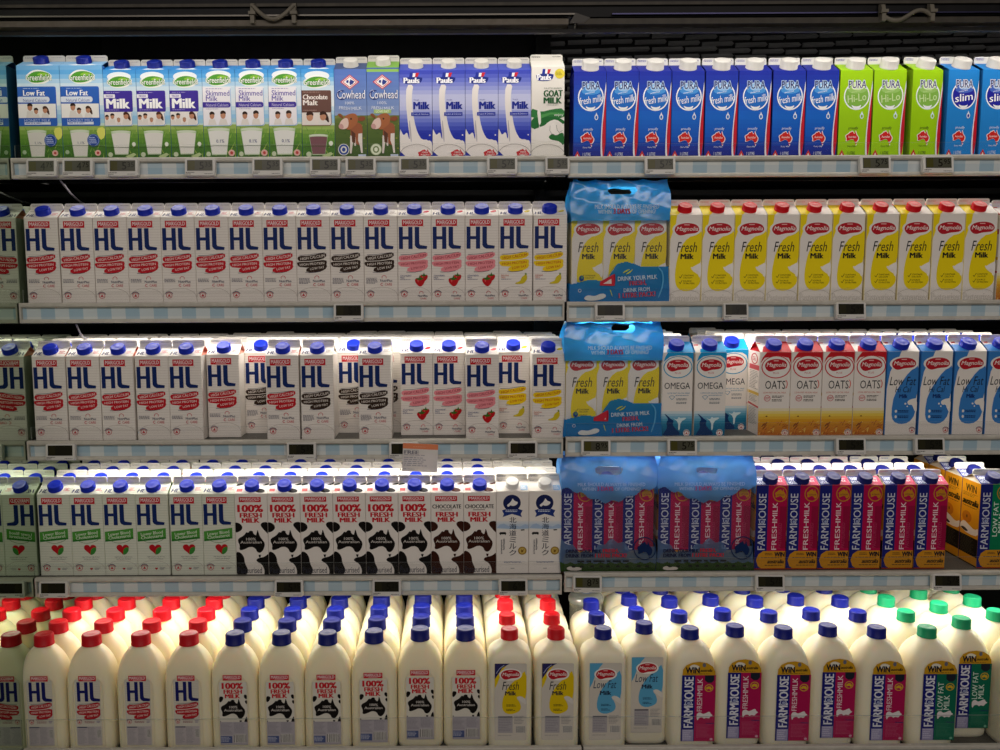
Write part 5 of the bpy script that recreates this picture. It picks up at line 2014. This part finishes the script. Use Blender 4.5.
pt = lambda P: P['b'] * 2 + .0022
bottles([('b_hl', 44, 0), ('b_hl', 91.5, 0), ('b_hl', 141, 0), ('b_hl', 189, 0), ('b_100', 235, 0), ('b_100', 282, 0), ('b_100', 329, 0), ('b_100', 375, .008), ('b_100', 419, .020), ('b_100', 464, .020)], 6, pt, 637)
bottles([('b_magf', 509.5, 0), ('b_magf', 556, 0), ('b_magl', 603, 0, 0.0, 3), ('b_magl', 644, .030)], 6, pt, 632)
bottles([('b_farm', 691, 0), ('b_farm', 735, .012), ('b_farm', 784, 0), ('b_farm', 827, .012), ('b_farm', 875.5, 0), ('b_farml', 927, 0), ('b_farml', 964, .052), ('b_farml', 1018, .0)], 5, pt, 630)

# price labels
PL = [
    (0, 43, '4.75', 'blue low-fat carton beside the mirror, top shelf', 0), (0, 79, '4.75', 'second blue low-fat carton, top shelf', 0),
    (0, 124, '5.35', 'first purple-panel carton, top shelf', 0), (0, 201, '5.35', 'last purple-panel carton, top shelf', 0),
    (0, 268, '5.35', 'middle skimmed milk carton, top shelf', 0), (0, 325.5, '5.35', 'chocolate malt carton, top shelf', 0),
    (0, 361, '5.35', 'blue grazing-cow carton, top shelf', 0), (0, 414, '5.35', 'first violet-blue splash carton, top shelf', 0),
    (0, 502, '5.75', 'last violet-blue splash carton, top shelf', 0), (0, 557, '5.95', 'goat milk carton, top shelf', 0),
    (0, 659.5, '5.75', 'third royal-blue smile carton, top shelf', 0), (0, 874, '5.75', 'lime-green smile cartons, top shelf', 0),
    (0, 936.5, '5.95', 'last lime-green smile carton, top shelf', 0),
    (1, 349, '5.35', 'middle brown-ribbon carton, second shelf', 1), (1, 609.5, '8.95', 'glossy blue carrier bag, second shelf', 1),
    (1, 735, '9.95', 'yellow fresh milk cartons nearest the carrier bag, second shelf', 1), (1, 849.5, '5.95', 'sixth yellow fresh milk carton, second shelf', 1),
    (2, 62, None, 'red-ribbon carton beside the mirror, third shelf', 2), (2, 302, '5.35', 'red-ribbon carton between brown ones, third shelf', 2), (2, 404, '5.35', 'orange-topped paper sign, third shelf', 2),
    (2, 522.5, '5.35', 'set-back banana carton, third shelf', 2), (2, 595.5, '8.95', 'glossy blue carrier bag, third shelf', 0),
    (2, 681.5, '5.75', 'omega cartons, third shelf', 0), (2, 849.5, '5.95', 'last oat carton, third shelf', 1), (2, 928, '5.95', 'second pale-blue low-fat carton, third shelf', 1),
    (3, 55, None, 'first red-heart carton, fourth shelf', 2), (3, 289.5, '5.35', 'second black-cow-patch carton, fourth shelf', 1),
    (3, 387, '5.35', 'fifth black-cow-patch carton, fourth shelf', 1), (3, 513, '6.95', 'Japanese-lettered cartons, fourth shelf', 1),
    (3, 587, '8.75', 'dull blue bag next to Japanese-lettered cartons, fourth shelf', 0), (3, 769, '5.75', 'first loose magenta carton, fourth shelf', 1),
    (3, 945, '5.75', 'last loose magenta carton, fourth shelf', 1),
    (4, 633, '8.75', 'pale-blue-label bottles, bottom deck', 0), (4, 704, '8.75', 'first magenta-label bottles, bottom deck', 0),
]
for si, px, t, wh, dk in PL:
    z = (SHELF_Z[si] + BAY_DZ[si] * (px > 563) if si < 4 else DECK_Z + .018)
    yl = -.0118 if si < 4 else Y_DECK - .0118
    x = at(px, 300, 0).x
    yy = [165, 312, 450, 587, 755][si]
    X = at(px, yy, yl).x
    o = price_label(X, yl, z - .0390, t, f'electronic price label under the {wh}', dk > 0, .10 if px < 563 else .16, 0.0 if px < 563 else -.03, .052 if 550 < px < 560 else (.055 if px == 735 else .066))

# paper sign
c0, c1 = at(401.5, 444, -.03), at(437, 472, -.03)
mb = MB()
W, H = c1.x - c0.x, c0.z - c1.z
A = Art(W, H, (0, 0, 480, 320))
A.R('#e88a60', 0, 0, 480, 62)
A.LINES('#f0b090', 140, 34, 330, 46, 1, 3)
A.T('#8c8a94', 'FREE', 20, 82, 222, 120, bold=.04)
A.LINES('#b2b0b6', 20, 128, 380, 142, 1, 5)
A.LINES('#b2b0b6', 20, 158, 380, 268, 5, 6, .4)
A.LINES('#8e8c94', 10, 290, 190, 302, 1, 7)
g = MB()
g.box((-W / 2, -.0004, 0), (W / 2, 0, H), film('sign_paper', '#ffffff', '#f2eeea', 0.0, .02, .5))
A.put(g, lambda u, v, k: (u, -.0004 - k, v))
o = link('promotion_sign', g.mesh('promotion_sign'), None, ((c0.x + c1.x) / 2, -.0265, c1.z), (0.0, math.radians(3.0), 0))
tag(o, 'white paper sign with an orange top band hanging from the third shelf', 'sign')

# thin light cables
CB = M('#77757a', .5)
for i, (pa, pb, lab) in enumerate((((60, 180), (92, 207), 'thin pale cable under the top shelf near the mirror'), ((76, 324), (88, 338), 'thin pale cable under the second shelf near the mirror'))):
    a, b = at(pa[0], pa[1], .03), at(pb[0], pb[1], .30)
    if i == 1:
        b = at(pb[0], pb[1], .12)
    mb = MB()
    mb.tube([a + (b - a) * t + Vector((0, 0, -.012 * math.sin(PI * t))) for t in [k / 10 for k in range(11)]], .0021, CB, 8)
    tag(link('hanging_cable', mb.mesh('hanging_cable')), lab, 'cable', 'light cables under the shelves')

# clear tub lying behind the bottles beside the pale-blue labels
p = at(586, 590, .222)
mb = MB()
TUB = film('clear_tub_plastic', '#f4f6f0', '#c8ccc4', .62, .16, .12)
hz = p.z - zb
N = 40
rings = [[Vector((r * math.cos(2 * PI * i / N), r * math.sin(2 * PI * i / N), h)) for i in range(N)]
         for r, h in ((.034, 0), (.0385, .003), (.0400, .02), (.0415, hz - .04), (.0425, hz - .028))]
mb.loft(rings, TUB)
tub = link('clear_tub', mb.mesh('clear_tub'), None, (p.x, .222, zb))
tag(tub, 'clear plastic tub behind the blue-capped pale-blue-label bottles on the bottom deck', 'tub')
mb = MB()
rings = [[Vector((r * math.cos(2 * PI * i / N), r * math.sin(2 * PI * i / N), h)) for i in range(N)]
         for r, h in ((.0435, hz - .028), (.0445, hz - .024), (.0445, hz - .018), (.038, hz - .008), (.030, hz - .003), (.028, hz - .005))]
mb.loft(rings, film('clear_lid_plastic', '#f4f6f0', '#d4d8d0', .55, .2, .1))
link('lid', mb.mesh('clear_lid'), tub)
A = Art(.04, .04, (0, 0, 100, 100))
A.E('#6c7f9c', 50, 50, 40, 40)
A.E('#c9cfd4', 50, 50, 26, 26)
mb = MB()
A.put(mb, lambda u, v, k: (u, v - .02, hz - .0045 + k))
link('lid_label', mb.mesh('lid_label'), tub)

# ------------------------------------------------------------------ light
w = bpy.data.worlds.new('store')
scn.world = w
w.use_nodes = True
bg = w.node_tree.nodes['Background']
bg.inputs['Color'].default_value = (1.0, .93, .84, 1)
bg.inputs['Strength'].default_value = .08


def area(name, loc, rot, sx, sy, e, c=(1, .92, .80)):
    L = bpy.data.lights.new(name, 'AREA')
    L.shape = 'RECTANGLE'; L.size = sx; L.size_y = sy; L.energy = e; L.color = c
    o = bpy.data.objects.new(name, L)
    col.objects.link(o)
    o.location = loc
    o.rotation_euler = rot
    return o


area('aisle_light', (0.1, -2.3, 2.65), (math.radians(64), 0, 0), 3.4, .5, 20, (1, .90, .84))
area('far_aisle_light', (0.1, -4.2, 2.7), (math.radians(72), 0, 0), 4.0, .6, 16, (1, .90, .84))
scn.cycles.use_denoising = True
